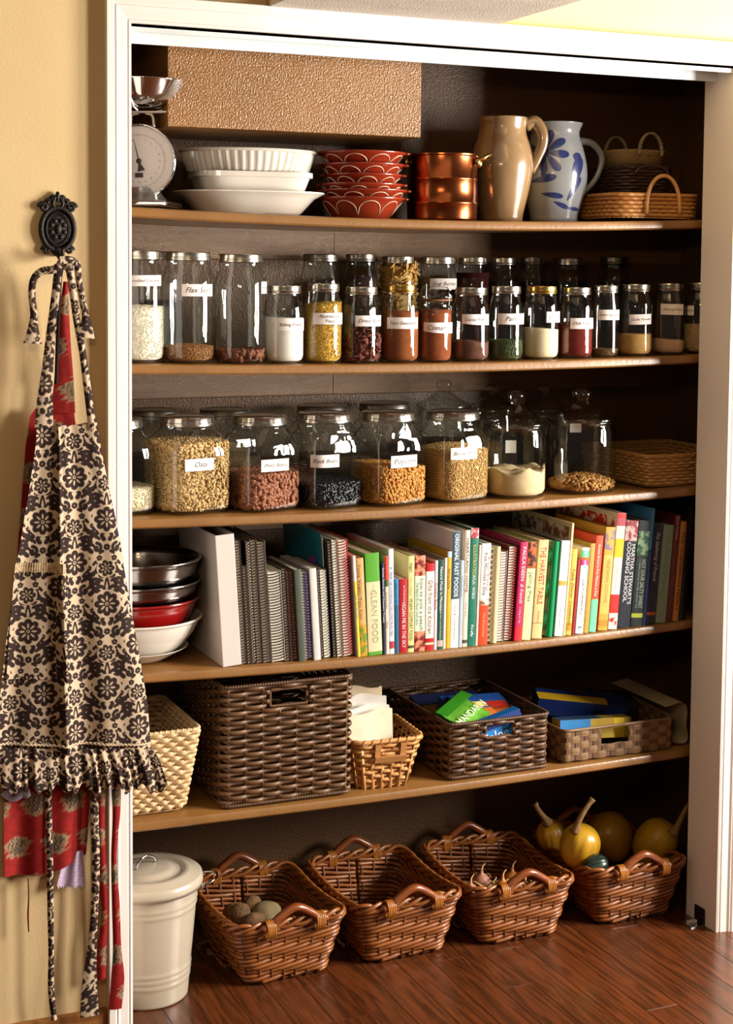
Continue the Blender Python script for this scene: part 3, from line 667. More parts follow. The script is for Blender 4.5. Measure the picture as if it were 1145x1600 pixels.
def petal(cx, cy, ang, L, w_, r0=4):
    a = math.radians(ang); u_ = np.linspace(0, 2*PI, 22)[:-1]; out = []
    for q in u_:
        l = r0+L*(1-math.cos(q))/2; ww = w_*math.sin(q)*(.35+.65*(1-math.cos(q))/2)
        out.append((cx+l*math.cos(a)-ww*math.sin(a), cy-l*math.sin(a)-ww*math.cos(a)))
    return out
for ang in (105, 75, 35, -5, -50, -95, -140, 160): jug_patch(o, petal(851, 240, ang, 33, 8.5), 'painted_petal')
jug_patch(o, petal(850, 240, 0, 14, 9, -7), 'painted_flower_center')
for p_ in (petal(893, 300, 78, 52, 10), petal(884, 318, 62, 42, 6), petal(826, 286, 12, 40, 8), petal(842, 303, -8, 34, 6), petal(862, 314, -25, 24, 5), petal(880, 325, -6, 20, 4), petal(906, 262, 110, 20, 8)): jug_patch(o, p_, 'painted_leaf')
# ---- baskets on the right of the top shelf
M_RATTAN = mat('honey_rattan', '#c48442', .45, island=['#b06f34', '#d29a58', '#c08040'], nscale=30, coat=.2)
M_DARKW = mat('dark_wicker', '#33201a', .5, island=['#2a1812', '#4a2f22', '#3a241a'], nscale=30, coat=.15)
M_PALM = mat('dry_palm_leaf', '#93764a', .6, col2='#7a5f38', nscale=18, bump=.3, bscale=120)
Yt = .28; Xt = xat(995, Yt, 1.81); zb_ = Z1(Xt, .14); hx = 78/ppm(Xt, Yt, 1.8); h = zat(303, Xt, Yt-.07)-zb_
t = thing('rattan_tray', 'honey coloured woven rattan tray with arched cane handles', 'basket', (Xt, Yt, zb_), -.04)
dm = Dims((hx*.97, .11), (hx, .115))
mb = MB(); weave_rows(mb, dm, .004, h, 6, 68, .0009, .0016, h/12*1.02, .05, sub=4); o = mb.build('weave', M_RATTAN, t); o['kind'] = 'stuff'
mb = MB(); stakes(mb, dm, 0, h, 68, .0022, .05, -.002); o = mb.build('stakes', M_DARKW, t); o['kind'] = 'stuff'
base_panel(t, hx*.97, .11, .05, .001, M_RATTAN)
for sy in (-1, 1):
    q = np.linspace(0, PI, 22); P = np.stack([.048*np.cos(q)+.005, np.full(22, sy*.118), .012+.0+.095*np.sin(q)**.75], 1)
    hd = MB().tube(P, .0052, 8).build('handle', mat('pale_cane', '#d6a262', .4, nscale=40), t)
# dark basket standing in the tray
Xk = xat(993, Yt, 1.85); zk = zb_+.0045
t = thing('dark_wicker_basket', 'shallow dark wicker basket resting inside the rattan tray', 'basket', (Xk, Yt+.015, zk), .05)
dm = Dims((.066, .065), (.080, .08)); hk = zat(262, Xk, Yt)-zk
mb = MB(); weave_rows(mb, dm, .003, hk, 15, 22, .0022, .0022, hk/30*1.05, .04); o = mb.build('weave', M_DARKW, t); o['kind'] = 'stuff'
pt_, nn_ = loop_path(dm, 1, .04, 90, hk); braided_rim(mb := MB(), pt_, nn_, .004, 18, .003); mb.build('rim', M_DARKW, t)
base_panel(t, .064, .063, .04, 0, M_DARKW)
q = np.linspace(0, PI, 18); MB().tube(np.stack([.05*np.cos(q), np.full(18, -.082), hk-.02+.022*np.sin(q)], 1), .0045, 7).build('handle', M_DARKW, t)
# palm basket on top of it
zk2 = zk+hk+.004
t = thing('palm_leaf_basket', 'small palm leaf basket with twisted rope handle, top of the basket pile', 'basket', (xat(992, Yt, 1.88), Yt+.015, zk2), .08)
hk2 = zat(236, Xk, Yt)-zk2
mb = MB().lathe([(.0005, .001), (.058, 0), (.064, .004), (.070, hk2*.8), (.074, hk2), (.071, hk2), (.066, hk2*.8), (.060, .006), (.0005, .005)], 48, sq=[3.2]*9, fl=lambda a, k: 1+.03*np.cos(2*a)+(.01*np.cos(9*a) if k in (4, 5) else 0)); mb.build('palm_shell', M_PALM, t)
mb = MB()
for k in range(16):
    a = k*2*PI/16; mb.box((.0705*math.cos(a), .0705*math.sin(a), hk2*.62), (.0012, .011, .0016), rotm('Z', a))
mb.build('stitching', mat('dark_stitch', '#3c2b1a', .7), t, smooth=False)['kind'] = 'stuff'
for sy in (-1, 1):
    q = np.linspace(0, PI, 60); mb = MB()
    for ph in (0, PI):
        a = q*16+ph; P = np.stack([(.036+.0028*np.cos(a))*np.cos(q)+.002, sy*.072+.0028*np.sin(a), hk2*.62+.056*np.sin(q)**.9], 1); mb.tube(P, .0030, 6)
    mb.build('rope_handle', mat('twisted_fiber', '#8f7f64', .7, nscale=60), t)
# ============================================================ second shelf: mason jars
def fillmat(name, cols, rough=.75, **k): return mat(name, cols[0], rough, col2=cols[-1], nscale=60, island=cols if len(cols) > 1 else None, **k)
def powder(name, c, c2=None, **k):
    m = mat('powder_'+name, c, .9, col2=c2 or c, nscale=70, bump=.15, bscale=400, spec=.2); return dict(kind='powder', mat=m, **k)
def grains(name, cols, n, size, tmpl=None, rough=.7, **k): return dict(kind='grains', mat=fillmat('grain_'+name, cols, rough), n=n, size=size, tmpl=tmpl or OCT, **k)
FR = 'mason jars in the front row'; BR = 'mason jars in the back row'
YF = lambda wpx: .147+wpx/2/715
def fj(cx, w_, ytop, label, **k): return mason_jar(1, cx, w_, ytop, YF(w_), label, FR, **k)
fj(218, 78, 392, 'tall jar half full of white shredded coconut against the casing', fill=grains('coconut', ['#efe6cf', '#f7f1e2', '#e4d7b8'], 2600, (.0034, .0009, .0009), jit=.4, mound=.004), fill_y=480, lab=((196, 251), (430, 447), 'Shredded Coconut', dict(wob=.001)))
fj(294, 83, 394, 'tall jar with shallow brown flax seed and label at its shoulder', fill=grains('flax', ['#a06a34', '#7b4d22', '#b98348'], 2200, (.0026, .0014, .0008), mound=.006), fill_y=543, lab=((284, 331), (444, 463), 'Flax Seed', dict(off=.0009)))
fj(375, 82, 397, 'tall embossed jar with layer of whole almonds', fill=grains('almond', ['#6e3a20', '#8a4c2a', '#5a2d18'], 190, (.0105, .0065, .0042), ICO1, jit=.15, inset=.002), fill_y=549, lab=((408, 421), (440, 459), 'Almonds', {}))
fj(444, 63, 446, 'quart jar two thirds full of white baking powder', fill=powder('baking', '#f4efe8', '#eee6dc', wav=.001), fill_y=497, lab=((432, 474), (498, 517), 'Baking Powder', {}))
fj(505, 60, 443, 'quart jar nearly full of yellow flakes with wrinkled label', fill=grains('yeast', ['#c99a2c', '#dcb548', '#b4841f'], 3600, (.0022, .0016, .0006), mound=.003, tilt=(.08, 0)), fill_y=474, lab=((489, 534), (489, 507), 'Nutritional', dict(text2='Yeast')), lid=M_LID)
fj(564, 61, 448, 'quart jar of reddish brown dried fruit pieces', fill=grains('dried', ['#5a2113', '#7a3018', '#43160d'], 260, (.010, .006, .0016), ICO1, align=.35, bend=.35, mound=.022), fill_y=527, lab=((555, 596), (493, 510), 'Dried Apples', {}))
fj(625, 60, 445, 'quart jar full of brown spice mix with gold lid', fill=powder('taco', '#8f4f26', '#7e4420', wav=.0012, tilt=(-.05, 0)), fill_y=486, lab=((605, 652), (496, 514), 'Taco Seasoning', {}), lid=M_LIDG)
fj(735, 60, 449, 'quart jar of dark cocoa powder with notched label', fill=powder('cocoa', '#5d3a2c', '#70493a', wav=.003), fill_y=534, lab=((722, 763), (491, 508), 'Cocoa Powder', dict(cut=.004)))
fj(790, 55, 447, 'quart jar one third full of green dried herb', fill=grains('parsley', ['#3f4a1e', '#566229', '#2f3816'], 2600, (.0022, .0016, .0005), align=.4), fill_y=532, lab=((778, 818), (490, 507), 'Parsley', {}))
fj(845, 57, 447, 'quart jar of cream coloured powder under gold lid', fill=powder('cream', '#e6d9b8', '#ddcda6', wav=.0008, tilt=(-.06, 0)), fill_y=514, lab=((854, 874), (487, 504), 'Onion', {}), lid=M_LIDG)
fj(899, 55, 449, 'quart jar of brick red powder', fill=powder('chili', '#6b1c0e', '#5a150a', wav=.0006), fill_y=506, lab=((891, 926), (497, 514), 'Chili Powder', {}))
fj(945, 43, 446, 'narrow jar with a little brown dried seasoning', fill=grains('italian', ['#6b4f26', '#8a6a35', '#54401f'], 1200, (.0030, .0012, .0006), align=.4), fill_y=546, lab=((933, 967), (484, 500), 'Italian Seasoning', {}), lidw=.90, neck=.86)
fj(992, 55, 444, 'quart jar holding two layers of tan powder', fill=powder('garlic', '#c39a5c', '#b78c4e', wav=.0005), fill_y=522, lab=((983, 1017), (491, 507), 'Garlic Powder', dict(wob=.002)))
fj(1044, 52, 443, 'quart jar of pinkish beige flour with curling label', fill=powder('almondflour', '#cda886', '#c49c78', wav=.001, tilt=(-.08, 0)), fill_y=531, lab=((1032, 1067), (475, 492), 'Almond Flour', dict(wob=-.001)))
fj(1094, 52, 442, 'jar of pale grain half hidden by the right jamb', fill=grains('barley', ['#c9ab78', '#b8975f', '#d8bd8c'], 1400, (.003, .0018, .0014)), fill_y=508, lab=((1074, 1084), (478, 493), 'Barley', {}))
# glass-topped jar of cinnamon
wpx = 55; Y = YF(wpx); X = xat(679, Y, 1.5); R = wpx/2/ppm(X, Y, 1.5); zb_ = zrest(1, X, R*.9); H = zat(447, X, Y)-zb_
t = thing('glass_lidded_jar', 'jar of brown cinnamon closed with a domed glass lid', 'jar', (X, Y, zb_))
zn = zat(481, X, Y)-zb_
MB().lathe([(.0005, .004), (R*.8, 0), (R*.95, .003), (R, .012), (R, zn*.88), (R*.97, zn*.95), (R*.88, zn*.99), (R*.85, zn+.004), (R*.85, zn+.014), (R*.95, zn+.016), (R*.95, zn+.020)], 44).build('glass_body', M_GLASS, t)
MB().lathe([(R*.60, zn+.010), (R*.62, zn+.021), (R*1.03, zn+.0215), (R*1.05, zn+.026), (R*1.02, zn+.030), (R*.80, zn+.032), (R*.78, H-.008), (R*.70, H-.002), (R*.4, H), (.0005, H)], 44).build('glass_lid', M_GLASS, t)
MB().lathe([(R*.93, zn+.0165), (R*.97, zn+.0175), (R*.97, zn+.0205), (R*.93, zn+.0212)], 40).build('rubber_gasket', mat('brown_rubber', '#7a4a30', .7), t)
filling(t, X, Y, zb_+.005, zb_+zn-.004, lambda a: R, powder('cinnamon', '#8e4a26', '#7d3f1f', wav=.0006))
wrap_label(t, X, Y, lambda a: R, (662, 706), (504, 521), 'Cinnamon', cut=.005)
# back row of tall jars, mostly seen by their lids
YB = .452
def bj(cx, w_, ytop, label, Y=YB, **k): return mason_jar(1, cx, w_, ytop, Y, label, BR, **k)
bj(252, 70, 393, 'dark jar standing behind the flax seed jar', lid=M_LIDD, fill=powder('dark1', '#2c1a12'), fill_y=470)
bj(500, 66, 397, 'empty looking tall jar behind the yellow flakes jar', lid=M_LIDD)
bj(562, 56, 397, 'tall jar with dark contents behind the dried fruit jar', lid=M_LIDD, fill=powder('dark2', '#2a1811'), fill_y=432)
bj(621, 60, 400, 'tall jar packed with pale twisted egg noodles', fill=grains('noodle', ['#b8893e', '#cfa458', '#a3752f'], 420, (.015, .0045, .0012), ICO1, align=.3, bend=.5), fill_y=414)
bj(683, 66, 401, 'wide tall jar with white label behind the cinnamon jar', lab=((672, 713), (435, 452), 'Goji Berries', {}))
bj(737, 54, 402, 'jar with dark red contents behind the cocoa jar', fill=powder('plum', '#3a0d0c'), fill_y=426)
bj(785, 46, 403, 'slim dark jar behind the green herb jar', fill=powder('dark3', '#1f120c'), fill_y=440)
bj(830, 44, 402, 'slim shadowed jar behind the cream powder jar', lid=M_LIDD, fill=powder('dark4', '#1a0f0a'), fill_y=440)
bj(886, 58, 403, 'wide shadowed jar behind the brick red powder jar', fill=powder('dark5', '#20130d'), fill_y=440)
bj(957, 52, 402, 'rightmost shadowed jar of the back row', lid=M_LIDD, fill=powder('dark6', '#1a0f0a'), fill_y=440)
# ============================================================ third shelf: gallon jars and canisters
G3 = 'gallon glass jars with metal screw lids'
def sq_rad(R, e, rot):
    def f(a):
        b = a-rot; return R/((abs(math.cos(b))**e+abs(math.sin(b))**e)**(1/e))
    return f
def gallon(cx, wpx, ytop, Y, label, rot=.25, fill=None, fill_y=None, lab=None, lid=None, lidpx=84, name='gallon_jar', knurl=120, glass=None):
    X = xat(cx, Y, 1.18); s = 1/ppm(X, Y, 1.18); R = wpx/2*s/1.06; zb = zrest(2, X, R*.9); H = zat(ytop, X, Y-.03)-zb
    t = thing(name, label, 'jar', (X, Y, zb), group=G3)
    rl = lidpx/2*s; hl = .026; zs = H-hl
    prof = [(.001, .005), (R*.6, .004), (R*.82, 0), (R*.92, .002), (R*.985, .009), (R, .020), (R, zs*.66), (R*.995, zs*.74), (R*.96, zs*.82), (R*.89, zs*.89), (R*.80, zs*.94), (rl*1.02, zs*.975), (rl*.97, zs*.99), (rl*.96, zs+.002), (rl*.985, zs+.004), (rl*.96, zs+.007), (rl*.96, H-.004)]
    e = [4.2]*8+[3.8, 3.2, 2.5]+[2.0]*6
    mb = MB().lathe(prof, 72, sq=e, rot=rot); mb.build('glass_body', glass or M_GLASS, t)
    lid_ = screw_lid(t, rl*1.0, H-.021, H, lid or M_LID, knurl=knurl)
    radf = sq_rad(R, 4.2, rot)
    # moulded side ribs of the glass
    if knurl:
        for sd in (0, PI):
            mb = MB()
            for k in range(14):
                z = zs*.16+k*zs*.034
                q = np.linspace(rot+sd-.42, rot+sd+.42, 9); P = [((radf(a)+.0004)*math.cos(a), (radf(a)+.0004)*math.sin(a), z) for a in q]; mb.tube(P, .0011, 4)
            mb.build('glass_ribs', glass or M_GLASS, t)['kind'] = 'stuff'
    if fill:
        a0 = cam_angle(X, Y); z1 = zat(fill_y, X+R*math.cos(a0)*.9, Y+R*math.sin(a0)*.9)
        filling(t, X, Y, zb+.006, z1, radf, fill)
    if lab: wrap_label(t, X, Y, radf, *lab[:3], **(lab[3] if len(lab) > 3 else {}))
    return t
Y3 = .235
OATS = grains('oats', ['#d9b57a', '#c79c5e', '#e6cc98', '#a67a42'], 5200, (.0046, .0036, .0010), ICO1, align=.45, jit=.3)
PINTO = grains('pinto', ['#8f5138', '#a96848', '#7a3f2a', '#b9805f'], 1500, (.0072, .0048, .0040), ICO1, jit=.15, align=.7)
BLACKB = grains('blackbean', ['#12121c', '#1b1a26', '#0c0b12'], 1300, (.0062, .0044, .0040), ICO1, jit=.15, align=.7, rough=.35)
CORN = grains('popcorn', ['#c07a26', '#d89a40', '#a8621a', '#e0ac5c'], 2600, (.0046, .0038, .0034), ICO1, jit=.2, align=.5, rough=.45)
WHEAT = grains('wheat', ['#c59a58', '#d6b074', '#b0843f'], 8000, (.0031, .0017, .0015), OCT, jit=.2, align=.6)
RICE = grains('rice', ['#e2d3b0', '#efe4c8', '#d0bd92'], 2400, (.0032, .0013, .0012), OCT, jit=.2, align=.6)
gallon(180, 112, 655, Y3, 'gallon jar of pale rice cut off by the casing', fill=RICE, fill_y=765)
gallon(292, 119, 651, Y3, 'gallon jar full of rolled oats', fill=dict(OATS, mound=.004), fill_y=694, lab=((289, 334), (718, 737), 'Oats', {}))
gallon(406, 111, 650, Y3, 'gallon jar half full of reddish pinto beans', fill=dict(PINTO, mound=.003), fill_y=742, lab=((408, 451), (719, 738), 'Pinto Beans', {}))
gallon(507, 103, 646, Y3, 'gallon jar of shiny black beans', fill=dict(BLACKB, mound=.002), fill_y=756, lab=((485, 530), (711, 731), 'Black Beans', {}))
gallon(606, 106, 644, Y3, 'gallon jar half full of orange popcorn kernels', fill=dict(CORN, mound=.003, tilt=(-.06, 0)), fill_y=730, lab=((611, 651), (713, 732), 'Popcorn', {}))
gallon(706, 101, 643, Y3, 'gallon jar of golden wheat grain heaped in the middle', fill=dict(WHEAT, mound=.012), fill_y=704, lab=((704, 745), (700, 719), 'Brown Rice', {}))
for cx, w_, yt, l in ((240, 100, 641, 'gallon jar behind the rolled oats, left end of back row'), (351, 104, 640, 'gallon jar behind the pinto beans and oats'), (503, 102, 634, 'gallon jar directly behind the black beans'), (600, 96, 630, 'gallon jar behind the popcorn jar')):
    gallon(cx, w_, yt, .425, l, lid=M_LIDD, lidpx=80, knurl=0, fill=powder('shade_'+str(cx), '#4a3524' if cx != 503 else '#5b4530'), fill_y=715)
def canister(cx, wpx, ytop, ybody, Y, label, fill=None, fill_y=None, paper=None):
    X = xat(cx, Y, 1.18); s = 1/ppm(X, Y, 1.18); R = wpx/2*s*.97; zb = zrest(2, X, R*.9); zk = zat(ytop, X, Y)-zb; zr_ = zat(ybody, X, Y)-zb
    t = thing('glass_canister', label, 'jar', (X, Y, zb), group='glass canisters with knobbed lids')
    MB().lathe([(.0005, .004), (R*.7, .003), (R*.85, 0), (R*.95, .002), (R, .012), (R, zr_*.90), (R*.985, zr_*.95), (R*.95, zr_*.98), (R*.95, zr_), (R*1.0, zr_+.003), (R*1.0, zr_+.006), (R*.97, zr_+.007)], 60).build('glass_body', M_GLASS, t)
    h = zk-zr_
    lid_ = MB().lathe([(R*.86, zr_-.008), (R*.88, zr_+.007), (R*1.04, zr_+.0075), (R*1.055, zr_+.011), (R*1.02, zr_+.015), (R*.90, zr_+.018), (R*.62, zr_+h*.36), (R*.42, zr_+h*.50), (R*.27, zr_+h*.58), (R*.22, zr_+h*.62)], 60).build('glass_lid', M_GLASS, t)
    MB().lathe([(R*.22, zr_+h*.61), (R*.23, zr_+h*.66), (R*.29, zr_+h*.74), (R*.31, zr_+h*.84), (R*.28, zr_+h*.94), (R*.16, zk-.001), (.0005, zk)], 24, fl=lambda a, k: 1+.05*np.cos(8*a)).build('knob', M_GLASS, lid_)
    radf = lambda a: R
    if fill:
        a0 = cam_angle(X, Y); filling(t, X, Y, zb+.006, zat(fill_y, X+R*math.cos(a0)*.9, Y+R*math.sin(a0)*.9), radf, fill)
    if paper:
        a0 = cam_angle(X, Y); (pa, pb), (y0, y1) = paper; Rb = R-.003
        z0_, z1_ = zat(y1, X, Y+.03), zat(y0, X, Y+.03); G = []
        for q in np.linspace((pa-cx)/wpx*2, (pb-cx)/wpx*2, 6): a = a0+PI-math.asin(max(-.95, min(.95, q))); G.append([(X+Rb*math.cos(a), Y+Rb*math.sin(a), z0_), (X+Rb*math.cos(a), Y+Rb*math.sin(a), z1_)])
        o = MB().grid(G).build('paper_label', M_PAPER, t); o.matrix_parent_inverse = parent_inv(t)
    return t
canister(805, 99, 609, 668, .225, 'glass canister half full of cream coloured flour', fill=powder('flour', '#dcc39a', '#d2b78a', wav=.009, mound=-.012), fill_y=735, paper=((788, 806), (691, 711)))
canister(908, 109, 606, 660, .225, 'glass canister with shallow layer of golden granola', fill=grains('granola', ['#a86c2c', '#c48c46', '#8a5420', '#d8ac68'], 900, (.0052, .0044, .0030), ICO1, jit=.5, align=.4, mound=.016), fill_y=757, paper=((888, 907), (665, 679)))
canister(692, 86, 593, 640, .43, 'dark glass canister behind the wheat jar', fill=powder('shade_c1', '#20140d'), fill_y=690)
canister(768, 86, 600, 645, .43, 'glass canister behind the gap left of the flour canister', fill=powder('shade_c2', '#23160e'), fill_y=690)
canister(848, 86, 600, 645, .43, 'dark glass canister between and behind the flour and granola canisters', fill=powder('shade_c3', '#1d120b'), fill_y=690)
# seagrass tray at the right end
M_SEA = mat('seagrass', '#b98a50', .6, island=['#a5763e', '#c99e64', '#b48348'], nscale=40)
z0 = zt(2, 1.45); c = onY(1009, 766, .165); Xc = c[0]+.135; Yc = c[1]+.155
t = thing('seagrass_tray', 'shallow honey seagrass tray at right end of jar shelf', 'basket', (Xc, Yc, zrest(2, Xc, .13)), .03)
h = zat(716, c[0], .165)-zt(2, c[0]); dm = Dims((.132, .150), (.138, .156))
mb = MB(); weave_rows(mb, dm, .004, h, 9, 64, .0024, .0030, h/18*1.05, .012, sub=4); mb.build('weave', M_SEA, t)['kind'] = 'stuff'
pt_, nn_ = loop_path(dm, 1, .012, 200, h); braided_rim(mb := MB(), pt_, nn_, .0042, 60, .002); mb.build('rim', M_SEA, t)
base_panel(t, .13, .148, .012, .0005, M_SEA)
# ============================================================ fourth shelf: mixing bowls and books
Yw = .282; Xw = xat(218, Yw, .85); sw = 1/ppm(Xw, Yw, .85)
M_STEEL = mat('polished_steel', '#a9a6a2', .16, 1.0, nscale=8, col2='#8f8b86')
M_RED = mat('red_enamel', '#8e0d0c', .2, coat=.6, croug=.08, col2='#7e0b0a')
def nest_bowl(name, label, R, zbase, h, m, lip=.006, footr=.5, thick=.003, px=0.0):
    o = thing(name, label, 'bowl', (Xw+px, Yw, zbase), group='nested bowls beside the binder' if 'plate' not in name else None)
    P = [(.0005, 0.0), (R*footr, 0), (R*(footr+.05), .002), (R*.72, h*.28), (R*.86, h*.58), (R*.94, h*.86), (R*.955, h*.94), (R, h*.955), (R*1.0, h), (R*.95, h*.995)]
    Q = [(R*.935-thick, h*.86), (R*.855-thick, h*.58), (R*.715-thick, h*.30), (R*footr-thick, thick+.001), (.0005, thick)]
    MB().lathe(P+Q, 64).build('bowl', m, o); return o
zs = zrest(3, Xw, .11)
zr_w = zat(960, Xw, Yw); hpl = .016
o = thing('saucer_plate', 'white plate under the nested mixing bowls', 'plate', (Xw-.012, Yw, zs))
R = 84*sw; MB().lathe([(.0005, .002), (R*.55, .001), (R*.58, 0), (R*.62, .001), (R*.68, .006), (R*.97, hpl+.010), (R, hpl+.012), (R*.97, hpl+.012), (R*.66, .010), (R*.55, .006), (.0005, .006)], 60).build('plate', M_CER, o)
zb0 = zs+.0095
nest_bowl('ceramic_mixing_bowl', 'white ceramic mixing bowl at bottom of the bowl stack', 98*sw, zb0, zr_w-zb0, M_CER, thick=.005)
zr_r = zat(930, Xw, Yw); nest_bowl('red_mixing_bowl', 'red enamel mixing bowl nested in the white one', 93*sw, zb0+.030, zr_r-zb0-.030, M_RED, thick=.0035, footr=.42)
zr_2 = zat(903, Xw, Yw); nest_bowl('steel_mixing_bowl', 'smaller steel mixing bowl nested in the red bowl', 95*sw, zb0+.062, zr_2-zb0-.062, M_STEEL, thick=.0012, footr=.4)
zr_1 = zat(868, Xw, Yw); nest_bowl('steel_mixing_bowl', 'topmost steel mixing bowl in the stack', 97*sw, zb0+.098, zr_1-zb0-.098, M_STEEL, thick=.0012, footr=.4)
# ---- books
def paint(h, rough=.42): return mat('cover_'+h, h, rough, nscale=15, coat=.15)
M_PAGES = mat('book_pages', '#d8c9ac', .85, col2='#c6b593', nscale=3, stretch=(300, 1, 1))
M_PAGEW = mat('white_pages', '#e4dccb', .85, col2='#cfc5b0', nscale=3, stretch=(300, 1, 1))
def photo_mat(name, cols): return mat('photo_'+name, cols[0], .35, col2=cols[1], nscale=55, ramp=(.45, .55), coat=.2)
PHOTO = {'fruit': photo_mat('fruit', ['#6e1f20', '#d88a6a']), 'pie': photo_mat('pie', ['#b4592a', '#3c1c14']), 'floral': photo_mat('floral', ['#e8c9c4', '#a83a4a']), 'bread': photo_mat('bread', ['#8c5a3a', '#e0d6cf']), 'herb': photo_mat('herb', ['#2f5c3c', '#8fae8c']), 'veg': photo_mat('veg', ['#d6942e', '#6d8a34']), 'dots': photo_mat('dots', ['#f0e6d8', '#cf2b25']), 'ornate': photo_mat('ornate', ['#c7a24a', '#8a7a8c'])}
def bm_of(c): return PHOTO[c] if c in PHOTO else paint(c)
GB = 'books and notebooks standing on the fourth shelf'
def place(bl, br, tl, ytop, yf):
    z = .78; y0_ = yf; yf = .146; Xl = xat(bl, yf, z); Xr = xat(br, yf, z); wd_ = (Xr-Xl)*.975
    zz = zrest(3, (Xl+Xr)/2, wd_/2); Xt = xat(tl, yf, zat(ytop, Xl, yf)); h = zat(ytop, Xl, yf)-zz
    lean = math.radians(np.interp(bl, [340, 560, 572, 590, 615, 640, 705, 740, 775, 800, 840, 1075], [-3.7, -3.7, -2.9, -2.1, -1.0, -.2, .8, 1.6, 2.4, 3.5, 4.1, 4.6]))
    return Xl, Xr, wd_, zz, h, lean
def stand(name, label, cat, Xl, Xr, wd_, zz, yf, lean):
    o = thing(name, label, cat, ((Xr-.0003 if lean > 0 else Xl+.0003), yf, zz), group=GB); o.rotation_euler = (0, lean, 0)
    return o, (-wd_ if lean > 0 else 0.0)
def book(bl, br, tl, ytop, cover, label, d=.19, yf=.146, bands=(), texts=(), inset=.003, pages=None, name='cookbook', side=None, board=.0018):
    Xl, Xr, wd_, zz, h, lean = place(bl, br, tl, ytop, yf)
    o, x0 = stand(name, label, 'book', Xl, Xr, wd_, zz, yf, lean)
    b = min(board, wd_*.2)
    mb = MB(); mb.box2((x0, .0012, 0), (x0+b, d, h)); mb.box2((x0+wd_-b, .0012, 0), (x0+wd_, d, h))
    n = 7; xs_ = np.linspace(0, 1, n); G = []
    for q in xs_: yy = .0014*(1-math.sqrt(max(0, 1-(2*q-1)**2*.9))); G.append([(x0+wd_*q, yy, 0), (x0+wd_*q, yy, h)])
    mb.grid(G); mb.grid(np.array(G)+np.array((0, .0016, 0)), True)
    c = mb.build('cover', bm_of(cover), o, smooth=False)
    if side: MB().box2((x0-.0003, .012, .01), (x0+.0001, d-.01, h-.012)).build('cover_picture', bm_of(side), c, smooth=False)
    MB().box2((x0+b+.0002, .0025, inset), (x0+wd_-b-.0002, d-inset*1.3, h-inset)).build('pages', pages or M_PAGES, o, smooth=False)
    for f0, f1, col in bands:
        G2 = [[(x0+wd_*q, .0014*(1-math.sqrt(max(0, 1-(2*q-1)**2*.9)))-.0004, h*(1-f1)), (x0+wd_*q, .0014*(1-math.sqrt(max(0, 1-(2*q-1)**2*.9)))-.0004, h*(1-f0))] for q in xs_]
        MB().grid(G2).build('spine_panel', bm_of(col), c, smooth=False)
    for tx in texts:
        s, fc, fl_, ws, col = tx[:5]; xo = tx[5] if len(tx) > 5 else 0.5; sh = tx[6] if len(tx) > 6 else 0.0; bold = tx[7] if len(tx) > 7 else 0.0
        V, Fc = text_mesh(s, 1.0, sh, bold); L = V[:, 0].max()-V[:, 0].min(); H_ = V[:, 1].max()-V[:, 1].min()
        kx = h*fl_/L; ky = wd_*ws/max(H_, .3)
        k = min(kx, ky*1.25); ky = min(ky, k*1.5); kx = k if kx > k*1.6 else kx
        P = np.stack([x0+wd_*xo+V[:, 1]*ky, np.full(len(V), -.0007), h*(1-fc)-V[:, 0]*kx], 1)
        MB().add(P, Fc).build('spine_lettering', paint(col, .5), c, smooth=False)
    return o
def wire_notebook(bl, br, tl, ytop, cover, wire, label, d=.2, yf=.150, pages=None, name='spiral_notebook', step=.0068, rw=.0008):
    Xl, Xr, wd_, zz, h, lean = place(bl, br, tl, ytop, yf)
    o, x0 = stand(name, label, 'notebook', Xl, Xr, wd_, zz, yf, lean)
    for xx in (x0, x0+wd_-.0012): MB().box2((xx, .006, 0), (xx+.0012, d, h)).build('cover', paint(cover), o, smooth=False)
    MB().box2((x0+.0014, .0075, .002), (x0+wd_-.0014, d-.003, h-.003)).build('pages', pages or M_PAGEW, o, smooth=False)
    n = int(h/step); q = np.linspace(0, 1, n*9); a = q*n*2*PI
    r = wd_*.5-rw-.0003; P = np.stack([x0+wd_/2+r*np.cos(a), .0072+np.sin(a)*min(r, .0085), .004+q*(h-.008)], 1)
    MB().tube(P, rw, 4).build('spiral_wire', mat('wire_'+wire, wire, .3, .5), o)
    return o
# three-ring binder
Xl, Xr, wd_, zz, h, lean = place(348, 378, 337, 836, .146)
o, x0 = stand('ring_binder', 'thick white ring binder at left end of the books', 'binder', Xl, Xr, wd_, zz, .146, lean)
M_BIND = mat('white_vinyl', '#d9d2cc', .35, col2='#cec6bf', nscale=4, coat=.2)
for xx in (x0, x0+wd_-.003): MB().box2((xx, .001, 0), (xx+.003, .285, h)).build('cover', M_BIND, o, smooth=False, bevel=.001)
MB().box2((x0, -.001, 0), (x0+wd_, .0025, h)).build('spine', M_BIND, o, smooth=False, bevel=.0012)
MB().box2((x0+.006, .02, .004), (x0+wd_*.55, .27, h-.012)).build('pages', M_PAGEW, o, smooth=False)
MB().box2((x0+.0035, .0035, .03), (x0+wd_-.0035, .006, h-.03)).build('ring_plate', M_METAL, o, smooth=False)
for f_ in (.2, .5, .8):
    q = np.linspace(0, 2*PI, 20)[:-1]; MB().tube(np.stack([x0+wd_/2+.016*np.cos(q), .024+.018*np.sin(q), np.full(19, h*f_)], 1), .0014, 5, True).build('ring', M_CHROME, o)
M_PAGED = mat('wire_shaded_pages', '#8a7866', .85, col2='#6a5a4a', nscale=3, stretch=(300, 1, 1))  # pale pages with the shade of the dense wires put into their colour
